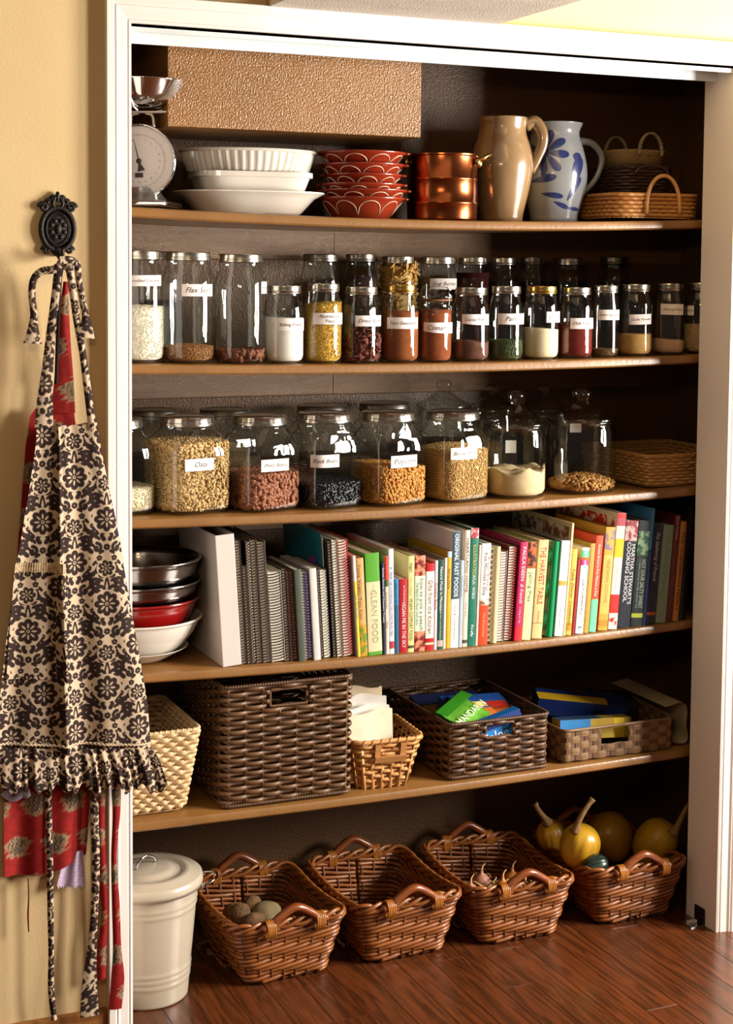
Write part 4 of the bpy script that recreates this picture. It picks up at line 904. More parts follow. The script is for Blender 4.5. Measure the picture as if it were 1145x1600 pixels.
NB = [(379, 389, 371, 845, '#2a2522', '#1b1a1a', 'black wire notebook next to the white binder', .22), (389.3, 396, 381, 884, '#4a3c31', '#3a3029', 'short brown wire notebook between two tall black ones', .19),
      (396.3, 403, 386, 845, '#3a332d', '#bcb6ae', 'thin tall notebook with pale wire', .22), (403.3, 414, 393, 843, '#4a4038', '#221f1e', 'tall grey brown notebook with dark wire', .22),
      (414.3, 427, 404, 846, '#7d756c', '#2b2a2b', 'tall notebook with wide dark loops, behind the shorter pads', .22), (428, 449, 418, 894, '#c9c1b4', '#262628', 'thick pale notebook with large black loops', .19),
      (449.3, 457, 437, 888, '#1c1a1c', '#141316', 'black plastic coil notebook', .19), (457.3, 467.5, 446, 893, '#8e5346', '#5f352c', 'reddish brown coil notebook', .19),
      (478.5, 491, 465, 893, '#6f6d8c', '#5a5bb0', 'notebook with violet blue coil', .19), (502, 508, 492, 890, '#55504c', '#77726c', 'grey notebook beside a white one', .19),
      (508.3, 519.6, 499, 890, '#14141a', '#b8b4ae', 'black notebook with pale wire loops', .19), (523.3, 529.5, 509, 845, '#2c2a28', '#1a1919', 'tall thin black notebook behind teal folder', .24),
      (529.8, 539, 517, 843, '#b9ab97', '#55503f', 'tall cream notebook with dark loops', .24), (539.3, 555, 524, 843, '#9c1c28', '#c23a48', 'tall notebook with red wire loops', .24)]
for r_ in NB: wire_notebook(*r_[:7], d=r_[7], rw=.0012 if r_[1]-r_[0] > 15 else .0010, pages=(M_PAGED if r_[0] < 427 or r_[0] in (449.3, 457.3, 502, 523.3) else None))
book(467.8, 478.2, 456, 890, '#4d544a', 'thin grey green softcover between coil notebooks', d=.19, inset=.001, pages=M_PAGEW, name='recipe_book')
book(491.3, 501.7, 480, 888, '#d8d2cc', 'plain white softcover among the notebooks', d=.19, inset=.001, pages=M_PAGEW, name='recipe_book')
MB_ = MB()
# teal folder leaning between the notebooks
Xl, Xr, wd_, zz, h, lean = place(520.4, 522.4, 505, 838, .150)
o = thing('teal_folder', 'teal paper folder sticking up behind the short notebooks', 'folder', (Xl, .17, zz), group=None); o.rotation_euler = (0, lean, 0)
MB().add([(0, 0, 0), (.0008, 0, 0), (.0008, .012, h), (0, .012, h), (0, .27, 0), (.0008, .27, 0), (.0008, .262, h+.006), (0, .262, h+.006)], [(0, 1, 2, 3), (7, 6, 5, 4), (0, 3, 7, 4), (1, 5, 6, 2), (3, 2, 6, 7), (0, 4, 5, 1)]).build('front_cover', paint('#1d7b93'), o, smooth=False)
MB().box2((.001, .004, 0), (.0014, .25, h-.006)).build('paper_sheet', M_PAGEW, o, smooth=False)
MB().add([(-.0012, .05, h*.72), (-.0012, .09, h*.72), (-.0012, .09, h*.79), (-.0012, .05, h*.79)], [(0, 1, 2, 3)]).build('sticky_note', paint('#a43ad0'), o, smooth=False)
B = book
B(559, 563.5, 544, 868, '#e8e2d8', 'thin white book with a yellow lower spine', bands=[(.25, 1, '#e0cf3c')], texts=[('Low Fat Kitchen', .5, .6, .7, '#4a5fa8')], d=.2, inset=.0008)
B(564, 575, 554, 872, '#cfa062', 'tan cookbook with pictures at foot of spine', bands=[(.68, 1, 'veg')], texts=[('Tasty Vegan You Can', .34, .56, .42, '#7a3a10', .32), ('Tasty Vegan Table', .3, .48, .34, '#f3e2bc', .74)], d=.2)
B(576, 598, 569.5, 865, '#54a02c', 'thick hardcover, green top and cream lower spine', bands=[(.28, .965, '#e0cfa4')], texts=[('CLEAN FOOD', .62, .52, .42, '#8f9a7a'), ('TERRY WALTERS', .36, .1, .22, '#8f9a7a')], d=.215)
B(598.4, 603, 593, 880, '#1c2140', 'thin navy book beside the thick green one', texts=[('Sweet Sauces and Dessert Treats', .35, .6, .6, '#d9dbe6')], d=.19, inset=.0008)
B(603.3, 608.5, 598, 869, '#ddd2bd', 'thin cream book with red upper spine', bands=[(0, .24, '#d6301c'), (.24, .31, '#3c5c2c')], texts=[('Everyday Vegan', .45, .3, .55, '#5a4a3a'), ('Meals', .7, .2, .5, '#c04030')], d=.2, inset=.0008)
B(608.8, 616.5, 606, 858, '#e6e2e6', 'white hardcover with fine blue lettering', texts=[('A TREATISE COOKING DECONSTRUCTED', .5, .66, .5, '#4a4f8a')], bands=[(.88, .95, '#b03a4a')], d=.25)
B(616.8, 623.5, 615.5, 905, '#2a7fae', 'short bright blue book', bands=[(.35, 1, '#1f5a78')], texts=[('Vegan Lunch Box', .2, .3, .45, '#0f3f60')], d=.17, inset=.001)
B(624, 637, 624, 905, '#a8101c', 'short red book with white lettering', texts=[('VEGAN PIE IN THE SKY', .62, .62, .42, '#f2dede'), ('Isa Moskowitz', .2, .22, .25, '#f0c8c8', .6)], d=.17, inset=.001)
B(637.4, 647, 637.5, 869, '#ddd28a', 'pale yellow hardcover beside the short red book', texts=[('VEGAN COMFORT FOOD', .66, .44, .5, '#4a4a2a'), ('vegan', .12, .1, .5, '#5a5a38'), ('alicia c. simpson', .32, .2, .4, '#a8a060')], bands=[(.93, .96, '#4a4a2a')], d=.24)
B(647.4, 664, 648, 869, 'fruit', 'book with fruit pictures and a mint spine panel', bands=[(.21, .79, '#cfdcc2')], texts=[('how to pick a peach', .51, .54, .42, '#37503a', .62), ('The Search for Flavor from Farm', .5, .44, .22, '#5d7a5c', .24)], d=.22)
B(664.4, 677.5, 664, 881, '#b31217', 'red hardcover with rounded white spine panel', bands=[(.09, .86, '#e9dfd2'), (.91, .935, '#e8d5a8')], texts=[('Gifts from the Kitchen', .5, .62, .5, '#5a3a34')], d=.2)
B(677.8, 682.5, 679, 876, '#e6c6cc', 'thin pink and white book', texts=[('Cookie Book', .4, .3, .7, '#b02a3c')], d=.21, inset=.0008)
B(682.8, 692, 684.5, 875, '#16483c', 'dark green book with white lettering', bands=[(.90, .97, '#b8a69a')], texts=[('Natural Meals In Minutes', .32, .48, .42, '#eef2ee'), ('High-Fiber, Low-Fat Meatless', .72, .34, .3, '#cfe0d4')], d=.2, inset=.001)
B(692.3, 696.2, 694, 872, '#e8d8cf', 'very thin pale pink booklet', d=.19, inset=.0006)
B(696.5, 703, 698.5, 862, '#c8a41e', 'mustard yellow book with red title', bands=[(0, .06, '#a9c6d4')], texts=[('Baking Divine', .28, .42, .6, '#8a1c12')], d=.22, inset=.001)
B(703.3, 716, 709, 831, '#e5e0da', 'tall book, dark teal upper spine, white lower', bands=[(0, .58, '#35505e')], texts=[('ORIGINAL FAST FOODS', .29, .54, .5, '#f4f4f2', .5, 0, .01), ('James & Colleen Simmons', .78, .3, .3, '#7a8a94')], d=.25, inset=.001, pages=mat('rough_pages', '#c9ab84', .85))
B(716.3, 722, 719.5, 876, '#a9bcc4', 'short light blue book beside the tall teal one', texts=[('Family Homemade', .3, .46, .5, '#5a7488')], d=.2, inset=.001)
B(722.3, 730, 728.5, 829, '#d8cbb8', 'tall cream book with dark red title', texts=[('HEARTLAND HOME', .3, .46, .5, '#6e2f2a'), ('Mary Ann', .68, .12, .36, '#8a5a4a')], bands=[(.94, .97, '#5a4438')], d=.25)
B(730.3, 742.5, 738, 826, '#0f6b55', 'tall green atlas with small photo on top of spine', bands=[(0, .085, 'floral')], texts=[('ILLUSTRATED', .27, .26, .4, '#c9b84a'), ('ATLAS : WORLD', .5, .2, .38, '#e6efe6'), ('Firefly', .87, .1, .42, '#f0f6f0')], d=.28, inset=.002)
B(742.8, 746.5, 750, 852, '#dfc4b8', 'very thin pale book beside the green atlas', d=.2, inset=.0006)
B(747, 761.5, 752, 850, '#dcd6d4', 'book with white upper and orange lower spine', bands=[(.55, .61, 'bread'), (.61, 1, '#d8431a')], texts=[('Five Minutes a Day', .3, .42, .42, '#4c5668', .45), ('Artisan Bread in', .3, .34, .26, '#c26a5a', .82), ('The Discovery', .8, .24, .3, '#f0b090')], d=.2)
def comb_book(bl, br, tl, ytop, cover, comb, label, teeth=20, d=.2, yf=.150, solid=False):
    Xl, Xr, wd_, zz, h, lean = place(bl, br, tl, ytop, yf); o, x0 = stand('comb_bound_book', label, 'book', Xl, Xr, wd_, zz, yf, lean)
    for xx in (x0, x0+wd_-.0012): MB().box2((xx, .007, 0), (xx+.0012, d, h)).build('cover', paint(cover), o, smooth=False)
    MB().box2((x0+.0014, .0085, .002), (x0+wd_-.0014, d-.003, h-.003)).build('pages', M_PAGES, o, smooth=False)
    m = mat('comb_'+comb, comb, .3, coat=.3, nscale=10); r = wd_*.36; cx_ = x0+wd_*.60
    MB().lathe([(.0003, .001), (r, .001), (r, h-.001), (.0003, h-.001)], 20, (cx_, .004, 0)).build('comb_spine', m, o, angle=40)
    for k in range(teeth):
        z = h*(k+.5)/teeth; q = np.linspace(PI*.85, PI*1.5, 7)
        P = np.stack([x0+wd_*.45+wd_*.45*np.cos(q), .006+.006*np.sin(q), np.full(7, z)], 1); MB().strand(P, np.stack([np.cos(q), np.sin(q), 0*q], 1), np.tile((0, 0, 1.0), (7, 1)), .0007, h/teeth*.27, 4).build('comb_tooth', m, o)
    return o
comb_book(763, 778, 769.5, 855, '#5a4a36', '#d9c79a', 'comb bound book with cream plastic comb', 18)
wire_notebook(778.4, 789, 791, 863, '#c9aeb0', '#6e4a55', 'pale pink wire bound book', d=.2)
wire_notebook(789.4, 803, 801, 855, '#7d1a1c', '#a32a2a', 'dark red wire bound book', d=.22, rw=.0011)
B(803.4, 815, 817, 848, '#b3174e', 'magenta book with white lettering', bands=[(.86, 1, '#c4202c')], texts=[('PAULA DEEN', .22, .34, .44, '#f6e2ea'), ('& friends', .52, .2, .46, '#f4c6d4', .5, .3), ('Living It Up', .74, .16, .34, '#f0b8cc')], d=.22)
B(815.4, 829, 829.5, 848, '#d8dc9c', 'pale green book with lattice pie photo', bands=[(0, .27, 'pie')], texts=[('Jelling Pies', .46, .30, .5, '#5c6a4a')], d=.22)
B(831, 846.5, 845, 845, '#d9b77e', 'cream hardcover with raised red lettering', texts=[('THE HARVEST TABLE', .36, .58, .52, '#b04a30'), ('Cookery', .78, .12, .3, '#9a7a50')], bands=[(.16, .164, '#8a6a3c'), (.84, .846, '#8a6a3c')], d=.24)
comb_book(850, 865, 864, 847, '#2a4a38', '#0c8a52', 'book with bright green plastic comb binding', 3)
B(866.5, 879.5, 881, 846, '#e2ddde', 'white hardcover with small gold emblem', bands=[(.42, .47, '#c09a3c')], texts=[('Homestyle Cooking Collection', .72, .42, .36, '#8a88a0'), ('The', .2, .1, .3, '#a8a4b8')], d=.24)
B(880, 883.5, 897, 818, '#e3cf9c', 'tall thin board book with pale picture cover', d=.30, side='bread', inset=.001)
B(884, 892.5, 897.5, 859, '#d8b24c', 'yellow book with slanted brown title', texts=[('Table Dinner Cookbook', .55, .66, .5, '#6e4c10', .5, .3)], bands=[(.86, .95, '#b98a1e')], d=.2)
B(893, 898, 904, 874, '#8c1d20', 'thin dark red book in the shade', d=.19, inset=.001)
B(899, 911, 911.5, 857, '#e6dfd8', 'white book with mint and orange spine top', bands=[(0, .03, '#cfe0d0'), (.03, .11, '#3fc48a'), (.11, .145, '#dc5a24'), (.145, .205, '#c8287c')], texts=[('EAT', .07, .08, .55, '#d8f6e2'), ('LIVE', .176, .055, .5, '#fbe6f0'), ('JOEL FUHRMAN M.D.', .58, .42, .4, '#2c2c34'), ('E', .93, .03, .4, '#44444c')], d=.2)
B(920, 931, 933, 838, '#d84a2a', 'coral red book with mint lower spine', bands=[(.66, 1, '#6fbf9c')], texts=[('Artisan Bread in Five Minutes a Day', .36, .54, .48, '#f7ded4')], d=.2)
B(911.5, 919.5, 921, 850, '#b0903c', 'olive yellow book between white and coral spines', d=.22, side='veg')
B(934, 949, 948, 825, '#cf9f3c', 'ochre hardcover with ornamental spine', bands=[(.03, .22, 'ornate'), (.27, .84, '#d8b45c'), (.90, .96, '#b8862a')], texts=[('VEGETARIAN COOKING', .52, .42, .34, '#8a6a2c')], d=.25)
B(950, 964, 964, 803, '#e8ded4', 'large book with red, yellow and white colour blocks', bands=[(0, .045, '#cf2228'), (.045, .11, '#b84a54'), (.22, .38, '#e6c81c'), (.7, .86, '#d42a24'), (.90, .97, 'dots')], texts=[('1000 Recipes', .56, .2, .4, '#b8d4e0')], d=.30, side='dots')
B(964.5, 984, 980.5, 815, '#232a38', 'thick navy hardcover with large bold white title', bands=[(0, .19, 'floral')], texts=[("MARTHA STEWART'S", .50, .56, .30, '#eef0f2', .72, 0, .015), ('COOKING SCHOOL', .48, .56, .32, '#eef0f2', .36, 0, .015)], d=.26)
B(985, 1003, 1001, 815, '#1d2a2e', 'dark teal hardcover with green herb photo', bands=[(.10, .33, 'herb'), (.88, .92, '#b9c83c')], texts=[('HOT SOUR SALTY SWEET', .60, .46, .34, '#b9cbb4', .66), ('a culinary journey through southeast asia', .6, .46, .22, '#93a89c', .34)], d=.26)
B(1003.4, 1008.5, 1020, 795, '#3a7fb4', 'tall thin bright blue book', bands=[(.35, 1, '#1c2a5a')], d=.28, inset=.001)
B(1009, 1023, 1025.5, 818, '#171c3a', 'dark indigo book with white script title', texts=[('The Gathering of Friends', .33, .48, .5, '#c9cbe0', .5, .4)], bands=[(.88, .91, '#b0562c')], d=.22)
B(1024, 1040, 1041.5, 822, '#7d9484', 'sage green hardcover with faint script title', texts=[('The Gathering of Friends', .4, .56, .4, '#5d7466', .5, .4)], d=.24)
B(1040.6, 1050, 1056, 806, '#5a1518', 'maroon book with pale title', texts=[('Betty Crocker', .12, .22, .5, '#d8a8a0'), ('Cookbook', .5, .4, .46, '#8a3a38')], d=.24)
B(1050.6, 1060, 1065, 816, '#b97a3a', 'tan orange book with dark lettering', texts=[('THE VEGETARIAN FAMILY', .5, .8, .5, '#4a2412')], d=.22)
B(1061, 1071, 1077, 790, '#14110f', 'black book at right end of the row', texts=[('THE HERBAL', .2, .3, .4, '#4a4642')], d=.24)
# ============================================================ lowest shelf: baskets
def rest5(X, R=.1): return zrest(4, X, R)
M_LIGHTW = mat('pale_seagrass', '#c9a877', .6, island=['#b8935f', '#dcc196', '#c6a270'], nscale=40)
M_BRNW = mat('brown_wicker', '#523419', .5, island=['#3e2511', '#6e4a28', '#54361c'], nscale=40, coat=.1, croug=.25)
M_SPLINT = mat('honey_splint', '#c48a4c', .5, island=['#b0763a', '#d8a468', '#c08648'], nscale=30)
# pale seagrass basket beside the casing
Xr_ = .197; hx = .155; Xc = Xr_-hx; zb_ = rest5(Xc+.05, .12); h = .617-zb_
t = thing('seagrass_basket', 'pale woven seagrass basket half hidden behind the aprons', 'basket', (Xc+.012, .30, zb_))
dm = Dims((hx-.035, .125), (hx-.008, .15))
mb = MB(); weave_rows(mb, dm, .006, h, 16, 72, .0036, .0048, h/32*1.12, .02, sub=4, sides=6); mb.build('weave', M_LIGHTW, t)['kind'] = 'stuff'
pt_, nn_ = loop_path(dm, 1, .02, 160, h); wound_rim(mb := MB(), pt_, .005, 90, .0022); mb.build('rim', M_LIGHTW, t)
base_panel(t, hx-.037, .122, .02, .0005, M_LIGHTW)
def wicker_box(label, X0, X1, Y0, dep, ztop, rows, nst, hole=None, m=M_BRNW, rot=0.0):
    hx = (X1-X0)/2; Xc = (X0+X1)/2; zb_ = rest5(Xc, hx*.95); h = ztop-zb_
    t = thing('wicker_basket', label, 'basket', (Xc, Y0+dep/2, zb_), rot, group='brown wicker storage baskets')
    dm = Dims((hx-.006, dep/2-.006), (hx-.004, dep/2-.004)); sk = None
    if hole:
        hxw, hz0, hz1 = hole; sk = lambda P: (np.abs(P[:, 0]-hole_c) < hxw) & (P[:, 1] < 0) & (P[:, 2] > hz0) & (P[:, 2] < hz1); hole_c = 0.0
    ph = h/rows
    mb = MB(); weave_rows(mb, dm, .008, h-.006, rows, nst, .0052, .0034, ph/2*1.02, .012, sub=6, skip=sk, sides=6); mb.build('weave', m, t)['kind'] = 'stuff'
    mb = MB(); stakes(mb, dm, .002, h-.004, nst, .0032, .012, 0.0, skip=sk); mb.build('stakes', m, t)['kind'] = 'stuff'
    for zz_, nm in ((h-.004, 'rim'), (.006, 'base_band')):
        pt_, nn_ = loop_path(dm, 1 if nm == 'rim' else 0, .012, 200, zz_, off=.003); wound_rim(mb := MB(), pt_, .0048, 190, .0016); mb.build(nm, m, t)
    if hole:
        y = -(dep/2-.004); P = [(-hxw, y, hz0), (hxw, y, hz0), (hxw, y, hz1), (-hxw, y, hz1)]; Q = []
        for k in range(4):
            a, b = np.array(P[k]), np.array(P[(k+1) % 4]); Q += [a+(b-a)*u_ for u_ in np.linspace(.04, .96, 12)]
        wound_rim(mb := MB(), np.array(Q), .0042, 60, .0015); mb.build('handle_binding', m, t)
    base_panel(t, hx-.01, dep/2-.01, .012, .002, m)
    return t, Xc, zb_, h
wicker_box('large square brown wicker basket with cut-out handle', .252, .572, .148, .33, .708, 25, 30, hole=(.045, .228, .266))
tz, Xz, zz5, hz = wicker_box('low brown wicker basket filled with bags and boxes', .823, 1.102, .148, .36, .562, 13, 32, hole=(.038, .094, .128))
# ---- splint basket with napkins
X0, X1 = .575, .764; Xc = (X0+X1)/2; zb_ = rest5(Xc, .09); h = .540-zb_
t = thing('splint_basket', 'small honey splint basket with wooden handle plate', 'basket', (Xc, .250, zb_), -.06)
dm = Dims((.068, .085), (.090, .108))
mb = MB(); weave_rows(mb, dm, .016, h-.006, 9, 26, .0024, .0012, (h-.02)/18*1.0, .03, sub=5, sides=4); mb.build('weave', M_SPLINT, t)['kind'] = 'stuff'
A0, N0 = rrect(*dm(0), .03, 52); A1, N1 = rrect(*dm(1), .03, 52)
for k in range(1, 52, 2):
    a = math.atan2(N0[k][1], N0[k][0]); P = np.array([(A0[k][0]-N0[k][0]*.0012, A0[k][1]-N0[k][1]*.0012, 0.0), (A1[k][0]-N0[k][0]*.0012, A1[k][1]-N0[k][1]*.0012, h-.006)]); T = np.array((-math.sin(a), math.cos(a), 0)); Nn = np.array((math.cos(a), math.sin(a), 0))
    MB().strand(P, np.tile(Nn, (2, 1)), np.tile(T, (2, 1)), .0009, .0060, 4).build('splint', M_SPLINT, t)
pt_, nn_ = loop_path(dm, 1, .03, 120, h); wound_rim(mb := MB(), pt_, .0065, 34, .003); mb.build('rim', M_SPLINT, t)
base_panel(t, .066, .083, .03, .004, M_SPLINT)
mb = MB(); yy = -.1085; tl_ = -.012
for a, b in (((-.035, h-.052), (.043, h-.036)), ((-.035, h-.036), (-.021, h-.006)), ((.029, h-.036), (.043, h-.006))):
    mb.add([(a[0], yy-.0005+.004*(1-(a[1]/h))*1.5, a[1]), (b[0], yy-.0005+.004*(1-(a[1]/h))*1.5, a[1]), (b[0], yy-.006, b[1]), (a[0], yy-.006, b[1]), (a[0], yy+.006+.012*(1-a[1]/h), a[1]), (b[0], yy+.006+.012*(1-a[1]/h), a[1]), (b[0], yy+.003, b[1]), (a[0], yy+.003, b[1])], [(0, 1, 2, 3), (7, 6, 5, 4), (0, 4, 5, 1), (1, 5, 6, 2), (2, 6, 7, 3), (3, 7, 4, 0)])
mb.build('handle_plate', mat('plain_maple', '#bf8a52', .5, col2='#b07a42', nscale=8, stretch=(1, 1, 20)), t, smooth=False)
M_NAP = mat('cream_napkin', '#e2d6c2', .9, nscale=30, bump=.1, bscale=300)
tl_labs = ['cream paper napkin at front of the splint basket', 'white folded paper behind the front napkin', 'pale paper further back in the splint basket', 'tallest beige paper at back of the splint basket']
for k, (yo, ht, wd_, cc) in enumerate(((-.045, .165, .060, '#e2d2b6'), (-.020, .172, .058, '#dcd6cc'), (.006, .190, .056, '#d9d3c9'), (.03, .205, .050, '#cdb99c'))):
    G = [];
    for q in np.linspace(-1, 1, 9): G.append([(q*wd_*.98-.022*(1 if k else 1)+.004*k, yo+.004*math.sin(q*2+k)+.012*u_, .008+ht*u_+(.005*math.sin(q*3+k) if u_ > .9 else 0)) for u_ in np.linspace(0, 1, 6)])
    G = np.array(G)
    mb = MB().grid(G); mb.grid(G+np.array((0, .0045, 0)), True)
    o = mb.build('paper_napkin', mat('napkin_'+cc, cc, .9, nscale=30, bump=.1, bscale=300)); o.location = (Xc, .250, zb_); tag(o, tl_labs[k], 'napkin', 'papers in the splint basket')
# ---- things in the low wicker basket
def carton(name, label, c, d, rot, m, cat='box', panels=(), texts=()):
    o = thing(name, label, cat, c); o.rotation_euler = rot
    MB().box((0, 0, 0), d).build('carton', m, o, smooth=False, bevel=.0008)
    for (ax, s, u0, u1, v0, v1, col) in panels:
        e = .0004; hx_, hy_, hz_ = d[0]/2, d[1]/2, d[2]/2
        if ax == 'x': p = [(s*(hx_+e), a*hy_, b*hz_) for a, b in ((u0, v0), (u1, v0), (u1, v1), (u0, v1))]
        elif ax == 'y': p = [(a*hx_, s*(hy_+e), b*hz_) for a, b in ((u0, v0), (u1, v0), (u1, v1), (u0, v1))]
        else: p = [(a*hx_, b*hy_, s*(hz_+e)) for a, b in ((u0, v0), (u1, v0), (u1, v1), (u0, v1))]
        MB().add(p, [(0, 1, 2, 3)]).build('printed_panel', bm_of(col), o, smooth=False)
    for (ax, s, u_, v_, L, tx, col) in texts:
        V, Fc = text_mesh(tx, 1.0, .1, .01); k = L/(V[:, 0].max()-V[:, 0].min()); V = V*k; e = .0008
        if ax == 'y': P = np.stack([V[:, 0]*(-s)+u_*d[0]/2, np.full(len(V), s*(d[1]/2+e)), V[:, 1]+v_*d[2]/2], 1)
        elif ax == 'z': P = np.stack([V[:, 0]+u_*d[0]/2, V[:, 1]+v_*d[1]/2, np.full(len(V), d[2]/2+e)], 1)
        else: P = np.stack([np.full(len(V), s*(d[0]/2+e)), V[:, 0]*s+u_*d[1]/2, V[:, 1]+v_*d[2]/2], 1)
        MB().add(P, Fc).build('lettering', paint(col), o, smooth=False)
    return o
Yz = .328
carton('sandwich_bag_box', 'bright blue bag carton seen through the basket handle', (Xz+.005, .182, zz5+.085), (.15, .032, .10), (math.radians(-4), math.radians(-14), 0), paint('#1a78c8'), panels=[('y', -1, .1, .6, -.75, -.1, '#b03a2a'), ('y', -1, -1, 1, .5, 1, '#16357a')], texts=[('y', -1, -.1, .15, .075, 'ziploc', '#eef4fa')])
carton('cracker_box', 'blue yellow and red printed food carton lying in the low basket', (Xz+.025, .305, zz5+.112), (.19, .11, .04), (math.radians(17), math.radians(5), math.radians(10)), paint('#1d4a8c'), panels=[('z', 1, -.95, .95, -.9, -.2, '#c86a2c'), ('z', 1, -.9, .2, -.1, .35, '#d8b23a'), ('z', 1, .25, .9, -.8, .3, '#b0281e'), ('y', -1, -.9, .9, -.8, .8, '#c03024')])
o = thing('snack_pouch', 'green plastic snack pouch with white letters, in the low basket', 'bag', (Xz-.052, .245, zz5+.134)); o.rotation_euler = (math.radians(24), math.radians(-8), math.radians(38))
G = [[(x_, y_, .012*math.cos(x_/.07*PI/2)*math.cos(y_/.05*PI/2)+.002*math.sin(x_*160)) for y_ in np.linspace(-.05, .05, 9)] for x_ in np.linspace(-.065, .065, 17)]
G = np.array(G); mb = MB().grid(G); mb.grid(G*np.array((1, 1, -1)), True); mb.build('pouch', mat('green_film', '#4f8a28', .25, coat=.4, col2='#69a83a', nscale=12), o)
V, Fc = text_mesh('MANDARIN', .028, 0, .01); MB().add(V+np.array((0, -.02, .0145)), Fc).build('lettering', paint('#dcE8c4'), o, smooth=False)
MB().add([(-.075, .014, .0135), (.075, .014, .0135), (.075, .045, .0075), (-.075, .045, .0075)], [(0, 1, 2, 3)]).build('printed_stripe', paint('#2f7d1a'), o, smooth=False)
carton('snack_carton', 'dark blue carton at back of the low wicker basket', (Xz-.02, .41, zz5+.082), (.18, .06, .10), (math.radians(8), 0, math.radians(-6)), paint('#1a2550'), panels=[('y', -1, -.8, .3, .1, .9, '#a8862a'), ('y', -1, .3, .9, -.5, .8, '#8a2430')])
# ---- flat woven basket with cartons
X0, X1 = 1.140, 1.479; Xc = (X0+X1)/2; zb_ = rest5(Xc, .16); h = .508-zb_; hx = (X1-X0)/2; dep = .32; Yc_ = .150+dep/2
t = thing('flat_woven_basket', 'low taupe basket of wide flat woven strips', 'basket', (Xc, Yc_, zb_))
M_STRIP = mat('taupe_paper_strip', '#8a6a48', .6, col2='#6e5236', nscale=70, stretch=(1, 1, 6)); M_STRIP2 = mat('dark_paper_strip', '#6b4c32', .6, col2='#553a26', nscale=70, stretch=(6, 6, 1))
dm = Dims((hx-.006, dep/2-.006), (hx-.004, dep/2-.004)); rows = 5; nst = 48; ph = (h-.006)/rows
skf = lambda P: (np.abs(P[:, 0]+.012) < .040) & (P[:, 1] < 0) & (P[:, 2] > h*.42) & (P[:, 2] < h*.94)
for k in range(rows):
    mb = MB(); n = nst*6; s = np.arange(n)/n; A, Nn = rrect(*dm(.5), .02, n); phs = np.cos(PI*nst*s+k*PI); off = .0022*np.sign(phs)*np.abs(phs)**.5
    z = .003+ph*(k+.5); P = np.concatenate([A+Nn*off[:, None], np.full((n, 1), z)], 1); ok = ~skf(P); N3 = np.concatenate([Nn, np.zeros((n, 1))], 1); Bz = np.tile((0, 0, 1.0), (n, 1))
    if ok.all(): mb.strand(P, N3, Bz, .0009, ph*.62, 4, True)
    else:
        j = int(np.where(~ok)[0][np.where(np.diff(np.append(np.where(~ok)[0], 10**6)) > 1)[0][0]])+1
        idx = np.roll(np.arange(n), -j); idx = idx[ok[idx]]; brk = np.where(np.abs(np.diff(idx)) % (n-1) > 1)[0]
        for r in np.split(idx, brk+1): mb.strand(P[r], N3[r], Bz[r], .0009, ph*.62, 4)
    mb.build('woven_strip', M_STRIP, t, smooth=False)
A, Nn = rrect(*dm(.5), .02, nst*2)
for k in range(1, nst*2, 2):
    a = math.atan2(Nn[k][1], Nn[k][0]); T = np.array((-math.sin(a), math.cos(a), 0)); N3 = np.array((math.cos(a), math.sin(a), 0))
    P = []
    for q in np.linspace(0, 1, 11):
        kk = q*rows-.5; sgn = -math.cos(kk*PI)*math.cos(PI*(k/2)+PI/2*0) if False else 0
        P.append((A[k][0], A[k][1], .002+(h-.006)*q))
    P = np.array(P); okk = ~skf(P)
    idx = np.where(okk)[0]
    if len(idx) < len(P): idx = idx[idx < np.where(~okk)[0][0]]
    if len(idx) > 1: MB().strand(P[idx], np.tile(N3, (len(idx), 1)), np.tile(T, (len(idx), 1)), .0009, .0115, 4).build('upright_strip', M_STRIP2, t, smooth=False)
pt_, nn_ = loop_path(dm, 1, .02, 120, h-.002); MB().strand(pt_, np.concatenate([nn_, np.zeros((120, 1))], 1), np.tile((0, 0, 1.0), (120, 1)), .0030, .0042, 6, True).build('rim', M_STRIP, t)
base_panel(t, hx-.01, dep/2-.01, .02, .002, M_STRIP)
carton('foil_carton', 'long blue and yellow carton slanting out of the flat basket', (Xc-.03, .30, zb_+.096), (.24, .058, .046), (math.radians(14), math.radians(7), math.radians(-16)), paint('#14265f'), panels=[('z', 1, -1, .55, -1, .2, '#c29a1c'), ('y', -1, .55, .95, -.8, .6, '#1f3c8a')])
carton('wrap_carton', 'yellow and blue carton at front of the flat basket', (Xc-.045, .216, zb_+.062), (.20, .050, .050), (math.radians(-6), math.radians(2), math.radians(-5)), paint('#b89a2e'), panels=[('y', -1, -1, -.15, -1, 1, '#2f7fc0'), ('z', 1, -1, .2, -1, 1, '#30506e'), ('y', -1, .5, .8, -1, 1, '#e0c028')])
carton('freezer_carton', 'dull blue carton lying left in the flat basket', (Xc-.11, .40, zb_+.045), (.07, .10, .06), (0, math.radians(-4), math.radians(6)), paint('#25456a'), panels=[('z', 1, -.9, .9, -.9, .1, '#8a7a4a')])
carton('dark_carton', 'dark brown carton at right rear of the flat basket', (Xc+.10, .36, zb_+.060), (.10, .12, .07), (0, math.radians(5), math.radians(-8)), paint('#2a211c'), panels=[('z', 1, -.8, .2, -.4, .6, '#6a5440')])
# paper rolled beside the flat basket
o = thing('paper_roll', 'curling cream paper sheet between flat basket and right jamb', 'paper', (1.488, .20, rest5(1.52, .03)))
G = []; prof = smooth_curve([(.0, .006), (.028, .002), (.040, .016), (.034, .05), (.036, .085), (.028, .108), (.004, .110), (-.03, .104)], 26)
for y_ in np.linspace(0, .26, 8): G.append([(p[0]*1.0, y_-.03+.06*(1-p[1]/.11)*0, p[1]) for p in prof])
G = np.array(G); mb = MB().grid(G); mb.grid(G+np.array((.0006, 0, .0004)), True); mb.build('sheet', mat('cream_paper', '#b9a988', .7, nscale=12), o)
